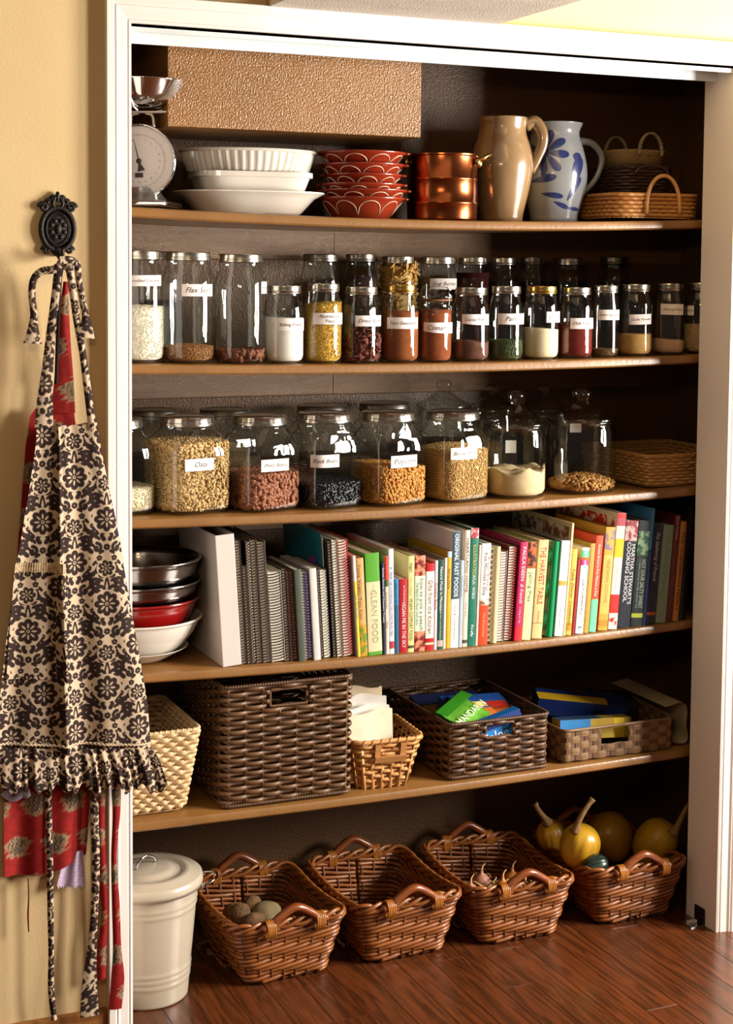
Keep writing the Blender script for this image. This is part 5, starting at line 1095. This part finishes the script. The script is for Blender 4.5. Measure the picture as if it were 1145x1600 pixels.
# ============================================================ on the floor
M_WILLOW = mat('amber_willow', '#84491c', .42, island=['#683412', '#9c5a24', '#824718', '#ac6a30'], nscale=30, coat=.35, croug=.22)
M_WILLD = mat('dark_willow', '#5f3216', .5, island=['#4a2610', '#74401c'], nscale=30)
M_HANDLE = mat('bent_wood_handle', '#8e4c24', .32, col2='#75391a', nscale=14, stretch=(1, 6, 6), coat=.4, croug=.15)
M_BIND2 = mat('cane_binding', '#b9772e', .35, col2='#a0611f', nscale=40, coat=.3)
def willow_basket(label, X, Y, rot, h=.130):
    t = thing('willow_basket', label, 'basket', (X, Y, 0.0005), rot, group='willow baskets on the pantry floor')
    dm = Dims((.103, .140), (.137, .168)); zf = lambda x, y: .016*(np.abs(y)/.168)**2-.004
    mb = MB(); weave_rows(mb, dm, .006, h, 13, 32, .0024, .0042, .0049, .030, sub=5, climb=13, zfun=zf, sides=6, twill=True); mb.build('weave', M_WILLOW, t)['kind'] = 'stuff'
    mb = MB(); stakes(mb, dm, .002, h, 32, .0034, .030, -.001, zfun=zf); mb.build('stakes', M_WILLD, t)['kind'] = 'stuff'
    pt_, nn_ = loop_path(dm, 1, .034, 220, h+.006, zfun=zf); braided_rim(mb := MB(), pt_, nn_, .0085, 10, .0085); mb.build('rim', M_WILLOW, t)['kind'] = 'stuff'
    base_panel(t, .10, .137, .030, .002, M_WILLD)
    for sy in (-1, 1):
        y0 = sy*.176; zr0 = h+.022
        P = smooth_curve([(-.082, y0, zr0-.006), (-.060, y0, zr0-.001), (-.038, y0, zr0+.016), (0, y0+sy*.003, zr0+.034), (.038, y0, zr0+.016), (.060, y0, zr0-.001), (.080, y0, zr0-.004)], 34)
        hd = MB().tube(P, .0112, 10, flat=.85, up=(0, 1, 0)).build('handle', M_HANDLE, t)
        for sx in (-1, 1):
            q = np.linspace(0, 5*2*PI, 75); Pb = np.stack([sx*.062+np.linspace(-.011, .011, 75), y0-sy*.002+.0145*np.cos(q), zr0-.009+.0205*np.sin(q)], 1)
            MB().tube(Pb, .0026, 5).build('binding', M_BIND2, hd)
    return t
willow_basket('willow basket of potatoes next to the white can', .409, .292, .05)
willow_basket('empty willow basket, second from the white can', .716, .292, .02)
willow_basket('willow basket of onions, third from the white can', 1.026, .276, -.04)
willow_basket('willow basket of yellow squash nearest the right jamb', 1.355, .272, -.03)
# ---- vegetables
def lump(name, label, cat, c, r, m, seed, rough=.10, group=None, n=20, mm=14):
    rg = np.random.default_rng(seed); o = MB().ell((0, 0, 0), (1, 1, 1), n, mm); V = np.concatenate(o.v); ph = rg.uniform(0, 6, 6)
    k = 1+rough*(np.sin(V[:, 0]*2.3+ph[0])*.5+np.sin(V[:, 1]*2.9+ph[1])*.5+np.sin(V[:, 2]*3.1+ph[2])*.4); o.v = [V*k[:, None]*np.array(r)]
    ob = o.build(name, m); ob.location = c; ob.rotation_euler = tuple(rg.uniform(-.5, .5, 3)); return tag(ob, label, cat, group)
M_POT = mat('potato_skin', '#6a4a28', .85, col2='#46300f', nscale=60, bump=.8, bscale=90); M_POTG = mat('pale_potato_skin', '#75643f', .75, col2='#5d4e30', nscale=30, bump=.2, bscale=120)
pot_lab = ['round pale potato beside the front handle of its basket', 'reddish potato in the middle of the pile', 'brown potato at back of the pile', 'small potato at left edge of the pile', 'grey brown potato near the left basket wall', 'long potato under the pale one']
for k, (px_, py_, Y_, r_) in enumerate(((420, 1428, .235, .030), (375, 1432, .255, .027), (392, 1420, .30, .026), (345, 1430, .30, .024), (330, 1437, .27, .026), (398, 1440, .22, .028))):
    c = onY(px_, py_, Y_); c[0] = min(max(c[0], .325), .50); c[2] = max(c[2], r_+.012); lump('potato', pot_lab[k], 'potato', c, (r_*1.15, r_*.98, r_*.85), M_POTG if k in (0,) else M_POT, k+1, rough=.22, group='potatoes in the first willow basket')
M_ON = mat('onion_skin', '#b8702c', .4, col2='#96541c', nscale=12, stretch=(6, 6, 1), coat=.2); M_HUSK = mat('dry_husk', '#c2a063', .8, col2='#a4824a', nscale=30); M_GAR = mat('pink_shallot', '#b07a62', .5, col2='#8c5440', nscale=16)
on_lab = ['orange onion beside the back wall of its basket', 'brown onion behind the front handle', 'pinkish shallot in the middle of the basket', 'onion under the dry husks at right', 'onion low at the left of the basket']
for k, (px_, py_, Y_, r_, m_) in enumerate(((800, 1376, .29, .026, M_ON), (785, 1388, .21, .024, M_ON), (752, 1378, .30, .024, M_GAR), (820, 1392, .22, .022, M_ON), (735, 1395, .26, .024, M_GAR))):
    c = onY(px_, py_, Y_); c[0] = min(max(c[0], .94), 1.10); c[2] = max(c[2], r_+.014)
    o = thing('onion', on_lab[k], 'onion', c, group='onions in the third willow basket'); R = r_
    MB().lathe([(.0005, -R*.9), (R*.3, -R*.86), (R*.75, -R*.6), (R, -R*.05), (R*.9, R*.42), (R*.5, R*.78), (R*.22, R*.95), (R*.14, R*1.25), (R*.05, R*1.45)], 26).build('bulb', m_, o)
    MB().tube(smooth_curve([(0, 0, R*1.2), (R*.15, .002, R*1.6), (R*.5, .004, R*1.9)], 8), np.linspace(.003, .001, 8), 6).build('dry_stalk', M_HUSK, o)
mb = MB(); rg = np.random.default_rng(5)
for k in range(26):
    a = rg.uniform(0, 2*PI); r_ = rg.uniform(0, 1); x0, y0 = 1.02+.075*r_*math.cos(a), .26+.09*r_*math.sin(a); z0 = .080+rg.uniform(0, .025); b = rg.uniform(0, 2*PI); L = rg.uniform(.02, .05)
    P = smooth_curve([(x0, y0, z0), (x0+L*.5*math.cos(b), y0+L*.5*math.sin(b), z0+.012), (x0+L*math.cos(b+.5), y0+L*math.sin(b+.5), z0+.004)], 7); mb.tube(P, .0022, 4, flat=.3)
o = mb.build('onion_husks', M_HUSK); tag(o, 'loose straw coloured onion husks among the onions', 'husk', kind='stuff')
def squash_mat(name, c1, c2): return mat(name, c1, .38, col2=c2, nscale=9, coat=.3, croug=.2, bump=.05, bscale=60)
M_SQ = squash_mat('yellow_squash', '#d3a52a', '#b98a1c'); M_SQ2 = squash_mat('golden_squash', '#c4921e', '#a87614'); M_SQG = squash_mat('dark_green_squash', '#16241a', '#22352a'); M_STEM = mat('dry_stem', '#9a7646', .8, col2='#7a5a34', nscale=30, stretch=(6, 6, 1), bump=.3, bscale=80)
def squash(label, c, R, L, axis, m, ribs=10, stem=None, ra=.04):
    o = thing('squash', label, 'squash', c, group='squash in the last willow basket')
    q = Vector((0, 0, 1)).rotation_difference(Vector(axis).normalized()); o.rotation_mode = 'QUATERNION'; o.rotation_quaternion = q
    u_ = np.linspace(0, PI, 22); prof = [(max(R*math.sin(x)**.85*(1-.10*math.cos(x)), .0006), -L*math.cos(x)) for x in u_]
    MB().lathe(prof, 60, fl=lambda a, k: 1-ra*np.abs(np.sin(a*ribs/2))**6*math.sin(u_[k])**.5).build('fruit', m, o)
    if stem:
        inv = q.inverted(); P = [inv @ (Vector(s)-Vector(c)) for s in stem]; P = smooth_curve([tuple(p) for p in P], 16)
        MB().tube(P, np.concatenate([np.linspace(.0155, .0085, 5), np.linspace(.0080, .0062, 9), [.0080, .0086]]), 8).build('stem', M_STEM, o)
    return o
c = onY(905, 1322, .215); squash('ribbed yellow squash with curved stem at front left', c, .051, .057, (.25, -.25, 1), M_SQ, stem=[onY(899, 1300, .200), onY(903, 1285, .195), onY(914, 1265, .19), onY(926, 1248, .19)])
c = onY(954, 1308, .355); squash('large smooth golden squash behind the front two', c, .060, .066, (-.35, .1, 1), M_SQ2, ribs=0, ra=0)
c = onY(1023, 1317, .25); squash('pale yellow squash leaning right with a thick stem', c, .056, .066, (.55, -.35, .9), M_SQ, stem=[onY(1051, 1303, .19), onY(1060, 1287, .185), onY(1071, 1265, .18), onY(1083, 1250, .18)], ra=.02)
c = onY(862, 1308, .36); squash('small yellow squash at back left of the basket', c, .040, .046, (-.2, 0, 1), M_SQ2, stem=[onY(856, 1286, .345), onY(849, 1276, .34), onY(841, 1266, .34), onY(836, 1256, .34)])
c = onY(930, 1352, .155); squash('dark green acorn squash against the front handle', c, .027, .033, (1, -.2, .2), M_SQG, ribs=10, ra=.08)
# ---- enamel pail with lid
M_CAN = mat('cream_enamel', '#bdb09c', .3, col2='#b5a893', nscale=5, coat=.3, croug=.15)
t = thing('enamel_can', 'cream enamel can with ridged lid and wire handles', 'can', (.092, .214, .0005))
rb, rt_, hb = .095, .118, .262
prof = [(.0005, .006), (rb-.006, .006), (rb-.002, 0), (rb, .002)]
for z in np.linspace(.006, hb, 60):
    r = rb+(rt_-rb)*z/hb; bead = sum(.0022*math.exp(-((z-zc_)/.0035)**2) for zc_ in (.048, .062, .076, .214, .228)); prof.append((r+bead, z))
MB().lathe(prof, 72).build('can_body', M_CAN, t)
lp = [(rt_+.004, hb-.004), (rt_+.010, hb-.006), (rt_+.0115, hb+.004), (rt_+.009, hb+.017), (rt_+.006, hb+.019), (rt_-.010, hb+.021), (rt_-.016, hb+.026), (rt_-.030, hb+.027), (rt_-.036, hb+.023), (rt_-.052, hb+.025), (rt_-.058, hb+.030), (rt_-.070, hb+.031), (.03, hb+.033), (.0005, hb+.034)]
lid_ = MB().lathe(lp, 72).build('lid', M_CAN, t)
a = .5; P = smooth_curve([(-.030*math.cos(a), -.030*math.sin(a), hb+.033), (-.024*math.cos(a), -.024*math.sin(a), hb+.046), (0, 0, hb+.056), (.024*math.cos(a), .024*math.sin(a), hb+.046), (.030*math.cos(a), .030*math.sin(a), hb+.033)], 20)
MB().tube(P, .0022, 8).build('lid_handle', M_CHROME, lid_)
for az in (-.12, PI-.12):
    ro = rt_+.002; P = []
    for q in np.linspace(0, PI, 17): P.append(((ro+.044*math.sin(q)**.8)*math.cos(az)-.036*math.cos(q)*math.sin(az), (ro+.044*math.sin(q)**.8)*math.sin(az)+.036*math.cos(q)*math.cos(az), hb-.012+.010*math.sin(q)))
    hd = MB().tube(P, .0027, 8).build('side_handle', M_CHROME, t)
    for sgn in (-1, 1):
        MB().box((ro*math.cos(az)-sgn*.036*math.sin(az), ro*math.sin(az)+sgn*.036*math.cos(az), hb-.012), (.005, .012, .014), rotm('Z', az)).build('bracket', M_METAL, hd, smooth=False, bevel=.001)
# ============================================================ wall hook and aprons
t = thing('wall_hook', 'ornate black cast iron hook on the yellow wall', 'hook', (-.152, -.0005, 1.73))
mb = MB().ell((0, 0, -.004), (.031, .011, .040), 32, 18); V = np.concatenate(mb.v); V[:, 1] = np.minimum(V[:, 1], 0); mb.v = [V]; mb.build('plaque', M_IRON, t)
q = np.linspace(0, 2*PI, 49)[:-1]; MB().tube(np.stack([.0335*np.cos(q), np.full(48, -.006), -.004+.043*np.sin(q)], 1), .0055, 8, True).build('oval_rim', M_IRON, t)
q = np.linspace(0, 2*PI, 41)[:-1]; MB().tube(np.stack([.024*np.cos(q), np.full(40, -.0105), -.004+.032*np.sin(q)], 1), .0018, 6, True).build('inner_rim', M_IRON, t)
for sx in (-1, 1):
    for (x_, z_, r_, nm) in ((.0285, .040, .0115, 'scroll'), (.017, .050, .0085, 'scroll'), (.009, .058, .007, 'scroll'), (.024, -.046, .0098, 'scroll')):
        a = np.linspace(0, 2.6*PI, 26); rr_ = np.linspace(r_*.82, r_*.2, 26); MB().tube(np.stack([sx*(x_+rr_*np.cos(a)), np.linspace(-.005, -.009, 26), z_+rr_*np.sin(a)], 1), np.linspace(r_*.42, r_*.30, 26), 6).build(nm, M_IRON, t)
    MB().tube(smooth_curve([(sx*.004, -.006, .036), (sx*.010, -.008, .046), (sx*.006, -.008, .058), (0, -.007, .066)], 14), np.linspace(.0045, .0025, 14), 6).build('leaf', M_IRON, t)
    for (bx, bz) in ((.006, .012), (.013, .004), (.013, -.010), (.006, -.020)): MB().ell((sx*bx, -.0105, bz), (.005, .0028, .005), 10, 8).build('relief_boss', M_IRON, t)
MB().lathe([(.0005, .072), (.0035, .070), (.0048, .064), (.004, .056), (.002, .050)], 12, (0, -.007, 0)).build('finial', M_IRON, t)
MB().ell((0, -.0115, -.004), (.006, .0035, .010), 12, 8).build('relief_center', M_IRON, t)
MB().ell((0, -.006, -.050), (.012, .008, .010), 14, 10).build('bottom_lobe', M_IRON, t)
MB().tube(smooth_curve([(0, -.004, -.046), (0, -.018, -.058), (0, -.034, -.064), (0, -.046, -.056), (0, -.048, -.044)], 18), np.linspace(.0062, .0042, 18), 8).build('prong', M_IRON, t)
# ---- the brown print, drawn as a repeat tile (centimetres), then laid on the cloth as its dyed colour
TW, THh, RES = 10.4, 14.0, 40
NX, NY = int(TW*RES), int(THh*RES); TILE = np.zeros((NY, NX))
def stamp(x, y, rx, ry=None, val=1.0, ang=0.0):
    ry = ry or rx; R = max(rx, ry)+.06
    xs_ = np.arange(int((x-R)*RES)-1, int((x+R)*RES)+2); ys_ = np.arange(int((y-R)*RES)-1, int((y+R)*RES)+2)
    GX, GY = np.meshgrid(xs_/RES-x, ys_/RES-y); ca, sa = math.cos(ang), math.sin(ang); u_ = GX*ca+GY*sa; v_ = -GX*sa+GY*ca
    d = (1-np.sqrt((u_/rx)**2+(v_/ry)**2))*min(rx, ry); a = np.clip(d*RES+.5, 0, 1); I = np.ix_(ys_ % NY, xs_ % NX)
    TILE[I] = TILE[I]*(1-a)+val*a
def flower(x, y, R, n=8, rot=0.0, eye=True):
    for k in range(n): a = rot+2*PI*k/n; stamp(x+R*.66*math.cos(a), y+R*.66*math.sin(a), R*.33, R*.29, 1, a)
    stamp(x, y, R*.6)
    for k in range(n): a = rot+2*PI*k/n; stamp(x+R*.44*math.cos(a), y+R*.44*math.sin(a), R*.20, R*.07, 0, a)
    if eye: stamp(x, y, R*.13, val=0); stamp(x, y, R*.07, val=1)
def small(x, y, R=.52, n=5, rot=.3):
    for k in range(n): a = rot+2*PI*k/n; stamp(x+R*.58*math.cos(a), y+R*.58*math.sin(a), R*.42)
    stamp(x, y, R*.2, val=0)
def stroke(pts, r0, r1, n=60, val=1.0):
    P = smooth_curve(pts, n)
    for (x, y), r in zip(P, np.interp(np.linspace(0, 1, n), [0, .5, 1], [r0, max(r0, r1)*.9, r1])): stamp(x, y, r, val=val)
def spiral(x, y, R, a0, turns, w0, w1, sgn=1):
    n = 60; s = np.linspace(0, 1, n)
    for k in s:
        a = a0+sgn*2*PI*turns*k; r = R*(1-k*.86); stamp(x+r*math.cos(a), y+r*math.sin(a), w0+(w1-w0)*k)
    stamp(x, y, w1*1.5)
for (ox, oy) in ((0, 0), (TW/2, THh/2)):
    for sx in (-1, 1):
        spiral(ox+sx*1.75, oy+3.55, 1.0, -PI/2 if sx > 0 else -PI/2, 1.15, .34, .2, sx); spiral(ox+sx*3.6, oy+2.3, .78, PI/2, 1.1, .28, .17, -sx)
        stroke([(ox+sx*.25, oy+2.2), (ox+sx*.9, oy+2.9), (ox+sx*1.7, oy+2.6), (ox+sx*2.7, oy+1.7)], .14, .36); stroke([(ox+sx*.2, oy+4.6), (ox+sx*.9, oy+5.3), (ox+sx*.8, oy+6.1)], .16, .42)
        stroke([(ox+sx*2.3, oy+5.0), (ox+sx*3.1, oy+4.6), (ox+sx*3.5, oy+3.9)], .42, .12); stroke([(ox+sx*2.6, oy-1.9), (ox+sx*3.4, oy-1.6), (ox+sx*3.9, oy-.8)], .12, .40)
        stroke([(ox+sx*1.6, oy-2.3), (ox+sx*2.6, oy-2.9), (ox+sx*3.1, oy-3.8)], .38, .12); stamp(ox+sx*2.25, oy+.55, .26); stamp(ox+sx*1.35, oy-3.1, .42, .24, 1, sx*.9); stamp(ox+sx*2.1, oy-.6, .22)
        small(ox+sx*4.0, oy+.6, .50); small(ox+sx*2.9, oy+6.0, .46); stamp(ox+sx*1.5, oy+5.2, .2)
        stroke([(ox+sx*.0, oy+1.9), (ox+sx*.35, oy+2.8), (ox, oy+4.4)], .10, .14); stroke([(ox+sx*.15, oy-2.0), (ox+sx*.8, oy-2.6), (ox+sx*.5, oy-3.3)], .14, .34)
    stamp(ox, oy+6.6, .34, .5); small(ox, oy-4.6, .55, 6)
    for sx in (-1, 1):
        for (x_, y_, a_, l_) in ((1.0, 4.0, .6, .5), (2.6, 3.0, 1.2, .5), (3.3, 5.4, -.5, .55), (4.4, 1.6, .4, .45), (4.5, 4.6, 1.0, .5), (2.0, -1.6, -.6, .5), (3.2, -.2, .9, .5), (4.3, -2.4, -.3, .55), (2.3, -4.2, .7, .5), (.9, -5.4, -.7, .5), (3.7, -4.9, .3, .5), (1.3, 6.6, .4, .45)): stamp(ox+sx*x_, oy+y_, l_, l_*.48, 1, sx*a_)
for _ in range(1): TILE = np.maximum(TILE, np.maximum(np.maximum(np.roll(TILE, 1, 0), np.roll(TILE, -1, 0)), np.maximum(np.roll(TILE, 1, 1), np.roll(TILE, -1, 1))))
for (ox, oy) in ((0, 0), (TW/2, THh/2)):
    for (fx, fy, fr, fn_) in ((ox, oy, 2.1, 8), (ox+TW/2*.98, oy-1.1, 1.4, 7)): stamp(fx, fy, fr*1.12, val=0); flower(fx, fy, fr, fn_)
def dye(tile_val, c1, c2): c1 = np.array(lin(c1)[:3]); c2 = np.array(lin(c2)[:3]); return c1[None]*(1-tile_val[:, None])+c2[None]*tile_val[:, None]
def brown_print(X, Z):
    gx = (X*.80*100*RES) % NX; gz = (Z*.80*100*RES) % NY; x0 = gx.astype(int) % NX; y0 = gz.astype(int) % NY
    v = (TILE[y0, x0]+TILE[(y0+1) % NY, x0]+TILE[y0, (x0+1) % NX]+TILE[(y0+1) % NY, (x0+1) % NX])/4
    return dye(v, '#c9b195', '#2e1d19')
def vnoise(x, y, s, seed=0):
    k = np.zeros_like(x); rg_ = np.random.default_rng(seed)
    for o_ in range(5):
        a, b, c_, d_ = rg_.uniform(-1, 1, 4); f = s*(1.6**o_); k = k+np.sin(x*f*(a+1.3)+y*f*b+c_*9)*np.sin(y*f*(d_+1.3)+x*f*.6*a+b*7)/(1.35**o_)
    return k/2.2
def red_print(X, Z):
    n1 = vnoise(X, Z, 120, 1); base = np.array(lin('#8a1411')[:3])[None]*(1+.25*n1[:, None])
    gx = ((X+.012) % .078)-.039; row = np.floor(Z/.085); gx = ((X+.012+.039*(row % 2)) % .078)-.039; gz = (Z % .085)-.0425
    n2 = vnoise(X, Z, 260, 3); d = (gx/.027)**2+(gz/.023)**2+.9*n2; patch = np.clip((1-d)*6, 0, 1); n3 = vnoise(X, Z, 420, 5); d2 = (gx/.020)**2+(gz/.019)**2+.9*n2; fig = np.clip((.9-d2)*6, 0, 1)*np.clip(n3*3+.9, 0, 1)
    cream = np.array(lin('#967a5c')[:3])[None]; dark = np.array(lin('#2a2626')[:3])[None]
    c = base*(1-patch[:, None])+cream*patch[:, None]; return c*(1-fig[:, None]*.85)+dark*fig[:, None]*.85
def cloth(name, G, prn, m, parent, label=None, solid=0.0):
    """G: (a, b, 3) points; colour comes from the dye print at each point"""
    a, b = G.shape[:2]; o = MB().grid(G).build(name, m, parent); V = G.reshape(-1, 3)
    col = prn(V[:, 0], V[:, 2]); at = o.data.color_attributes.new('print', 'FLOAT_COLOR', 'POINT')
    at.data.foreach_set('color', np.concatenate([np.clip(col, 0, 1), np.ones((len(col), 1))], 1).astype(np.float32).ravel())
    if label: o['label'] = label
    o.matrix_parent_inverse = parent_inv(parent); return o
def px_grid(edges, ys_, nu, Yf):
    """cloth between a left and right edge read off the photograph, hung in the plane of the wall with folds Yf(u, v, X)"""
    E = np.array(edges, float); G = np.zeros((len(ys_), nu, 3)); u = np.linspace(0, 1, nu)
    for i, y in enumerate(ys_):
        l = np.interp(y, E[:, 0], E[:, 1]); r = np.interp(y, E[:, 0], E[:, 2]); v = i/(len(ys_)-1)
        for side, px_ in ((0, l), (1, r)): pass
        a = onY(l, y, -.045); b = onY(r, y, -.045)
        G[i] = a[None]*(1-u)[:, None]+b[None]*u[:, None]; G[i, :, 1] = Yf(u, v, G[i, :, 0])
    return G
M_CLOTH = vcol_mat('printed_cotton'); M_CLOTHR = vcol_mat('printed_red_cotton')
HOOK = np.array((-.152, -.04, 1.668))
ta = thing('floral_apron', 'brown and cream floral apron with ruffled hem hanging from hook', 'apron', (-.152, -.045, 1.66))
ED = [(655, 57, 150), (700, 54, 157), (760, 45, 169), (800, 38, 178), (850, 30, 188), (880, 24, 192), (950, 15, 204), (1000, 8, 213), (1050, 2, 222), (1100, -3, 230), (1172, -8, 236)]
def fold(u, v, X):
    amp = .003+.010*v
    return -.050-.004*v-amp*(np.cos(u*2*PI*2.2+.6+v*.7)*.6+np.cos(u*2*PI*4.1+1.2)*.3)-.014*np.exp(-((u-.34-.10*v)/.035)**2)*(.35+.65*v)
G = px_grid(ED, np.linspace(655, 1172, 640), 320, fold)
# bib edge dips between the straps
dip = np.clip(1-np.arange(640)/40.0, 0, 1); uu = np.linspace(0, 1, 320)
G[:, :, 2] += -(dip[:, None])*(.012*np.sin(uu*PI)[None])
cloth('apron_cloth', G, brown_print, M_CLOTH, ta)
def ruf(u, v, X): return -.060-.006*v-(.002+.0055*v)*(np.sin(u*2*PI*9.3+np.sin(u*19)*1.6)*.65+np.sin(u*2*PI*17+np.sin(u*31))*.45)
G = px_grid([(1164, -10, 236), (1185, -14, 246), (1226, -18, 257)], np.linspace(1164, 1226, 90), 420, ruf); G[:, :, 2] += np.linspace(0, 1, 90)[:, None]*(.006*np.sin(uu2 := np.linspace(0, 1, 420)*2*PI*6.2)+.005*np.sin(uu2*2.3))[None]-.004
cloth('ruffle', G, lambda X, Z: brown_print(X*1.15+.02, Z*1.1), M_CLOTH, ta)
u = np.linspace(0, 1, 120); A, Bp = onY(-8, 1166, -.064), onY(236, 1164, -.064); P = A[None]*(1-u)[:, None]+Bp[None]*u[:, None]; P[:, 1] = fold(u, 1.0, P[:, 0])-.004; P[:, 2] += .0016*np.sin(u*260)
o = MB().tube(P, .0026, 5).build('gather_cord', mat('cream_cord', '#cdb596', .8, nscale=60), ta); o.matrix_parent_inverse = parent_inv(ta)
# pocket with lace band
G = px_grid([(888, 21, 99), (1000, 12, 100), (1060, 8, 101)], np.linspace(888, 1060, 210), 110, lambda u, v, X: fold(u*.40+.02, .45+.3*v, X)-.0035)
cloth('pocket', G, lambda X, Z: brown_print(X+.031, Z+.045), M_CLOTH, ta)
G = px_grid([(878, 22, 99), (893, 20, 99)], np.linspace(878, 893, 8), 60, lambda u, v, X: fold(u*.40+.02, .45, X)-.006-.0012*np.sin(u*130)); G[-1, :, 2] -= .0016*np.sin(np.linspace(0, 1, 60)*95)
o = MB().grid(G).build('lace_band', mat('cream_lace', '#d2b894', .85, col2='#b0926c', nscale=160, ramp=(.45, .6)), ta); o.matrix_parent_inverse = parent_inv(ta)
def ribbon(name, parent, pts, prn, m, nl=None, twist=None):
    """pts: (px, py, width px, Y)"""
    P = np.array([list(onY(p[0], p[1], p[3]))+[p[2]/ppm(-.15, -.04, 1.2)] for p in pts]); L = np.linalg.norm(np.diff(P[:, :3], axis=0), axis=1).sum()
    n = nl or max(30, int(L/.0016)); C = smooth_curve(P, n); T = np.gradient(C[:, :3], axis=0); T /= np.linalg.norm(T, axis=1)[:, None]
    S = np.cross(T, np.array((0, -1.0, 0))); S /= np.linalg.norm(S, axis=1)[:, None]+1e-9; k = np.linspace(-.5, .5, 13)
    if twist is not None: tw = np.interp(np.linspace(0, 1, n), *twist); S = S*np.cos(tw)[:, None]+np.array((0, -1.0, 0))[None]*np.sin(tw)[:, None]
    G = C[:, None, :3]+S[:, None, :]*(k[None, :]*C[:, 3:4])[:, :, None]; G[:, :, 1] += -.0022*np.cos(k*PI*1.3)[None]
    return cloth(name, G, prn, m, parent)
BPr = lambda X, Z: brown_print(X*1.05+.01, Z*1.05); RPr = lambda X, Z: red_print(X, Z)
ribbon('neck_strap', ta, [(100, 404, 12, -.078), (92, 420, 13, -.066), (87, 460, 13, -.058), (80, 520, 15, -.054), (74, 580, 18, -.052), (70, 630, 25, -.052), (69, 668, 29, -.054)], BPr, M_CLOTH)
ribbon('neck_strap', ta, [(100, 405, 12, -.082), (108, 420, 12, -.068), (114, 455, 12, -.06), (120, 500, 11, -.056), (129, 550, 11, -.053), (137, 610, 12, -.051), (145, 672, 13, -.054)], BPr, M_CLOTH)
ribbon('bib_tie', ta, [(97, 412, 12, -.090), (84, 421, 12, -.086), (66, 424, 12, -.080), (53, 436, 11, -.076), (50, 460, 11, -.072), (53, 490, 11, -.072), (52, 512, 16, -.074), (51, 537, 29, -.076)], BPr, M_CLOTH)
ribbon('bib_tie', ta, [(94, 407, 12, -.094), (106, 406, 12, -.092), (120, 412, 11, -.088), (123, 436, 10, -.080), (128, 465, 10, -.076), (134, 495, 12, -.074), (134, 512, 22, -.076), (133, 528, 31, -.078)], BPr, M_CLOTH)
o = MB().ell((-.148, -.084, 1.652), (.012, .009, .012), 16, 10); o = o.build('strap_knot', mat('brown_cotton_knot', '#3a2722', .85, col2='#cbb497', nscale=120, ramp=(.5, .6)), ta); o.matrix_parent_inverse = parent_inv(ta)
ribbon('waist_tie', ta, [(75, 1200, 10, -.030), (76, 1260, 10, -.032), (78, 1340, 10, -.034), (79, 1420, 10, -.034), (80, 1490, 9, -.034), (80, 1545, 10, -.034), (85, 1594, 9, -.034)], BPr, M_CLOTH)
ribbon('waist_tie', ta, [(148, 1200, 13, -.034), (148, 1270, 13, -.036), (150, 1350, 13, -.038), (148, 1420, 12, -.038), (144, 1480, 15, -.038), (140, 1540, 25, -.038), (140, 1588, 31, -.038)], BPr, M_CLOTH)
# ---- the red apron behind
tr = thing('red_apron', 'red printed apron hanging behind the floral apron', 'apron', (-.152, -.025, 1.66))
ER = [(640, 58, 119), (652, 50, 120), (700, 43, 126), (800, 35, 138), (1000, 20, 146), (1200, 8, 146), (1340, 8, 141), (1374, 9, 139)]
G = px_grid(ER, np.linspace(640, 1374, 420), 120, lambda u, v, X: -.026-.006*np.cos(u*9+1)*v-.004*np.cos(u*17)*v); G[:, :, 2] += (np.clip((np.linspace(640, 1374, 420)-1290)/84, 0, 1)[:, None])*(np.clip(np.linspace(0, 1, 120)-.42, 0, 1)**1.2*.085)[None]
cloth('apron_cloth', G, RPr, M_CLOTHR, tr)
ribbon('bib', tr, [(103, 440, 8, -.040), (101, 480, 14, -.036), (100, 540, 22, -.033), (100, 590, 30, -.032), (99, 645, 38, -.032)], RPr, M_CLOTHR)
ribbon('neck_strap', tr, [(99, 408, 9, -.070), (94, 430, 8, -.050), (92, 470, 7, -.040), (90, 530, 6, -.038), (88, 600, 6, -.036)], lambda X, Z: np.tile(np.array(lin('#241513')[:3]), (len(X), 1)), M_CLOTHR)
G = px_grid([(1336, 112, 134), (1360, 100, 136), (1392, 92, 138)], np.linspace(1336, 1392, 40), 30, lambda u, v, X: -.020-.003*np.cos(u*11)); G[-1, :, 2] += .006*np.sin(np.arange(30)*2.4)
cloth('frayed_lining', G, lambda X, Z: np.array(lin('#c4b4cc')[:3])[None]*np.clip(1+.3*vnoise(X, Z, 300, 8), .5, 1.2)[:, None]*np.array((1, .92, .98))[None], M_CLOTHR, tr)
ribbon('waist_tie', tr, [(160, 1205, 15, -.030), (158, 1290, 13, -.032), (162, 1370, 14, -.032), (164, 1430, 12, -.032), (160, 1480, 15, -.032), (159, 1530, 15, -.032)], RPr, M_CLOTHR)
ribbon('waist_tie', tr, [(181, 1205, 18, -.034), (182, 1270, 13, -.036), (178, 1340, 9, -.036), (181, 1410, 13, -.036), (183, 1480, 14, -.036), (184, 1530, 22, -.036), (180, 1577, 22, -.036)], RPr, M_CLOTHR)
ribbon('loose_thread', tr, [(44, 1372, 2, -.026), (45, 1400, 2, -.026), (44, 1430, 3, -.026), (45, 1456, 2, -.026)], lambda X, Z: np.tile(np.array(lin('#6a2024')[:3]), (len(X), 1)), M_CLOTHR)
ribbon('ruffle_lining', ta, [(8, 1232, 24, -.040), (22, 1240, 26, -.040), (36, 1236, 20, -.040), (44, 1246, 10, -.040)], lambda X, Z: np.tile(np.array(lin('#8a8088')[:3]), (len(X), 1)), M_CLOTHR)
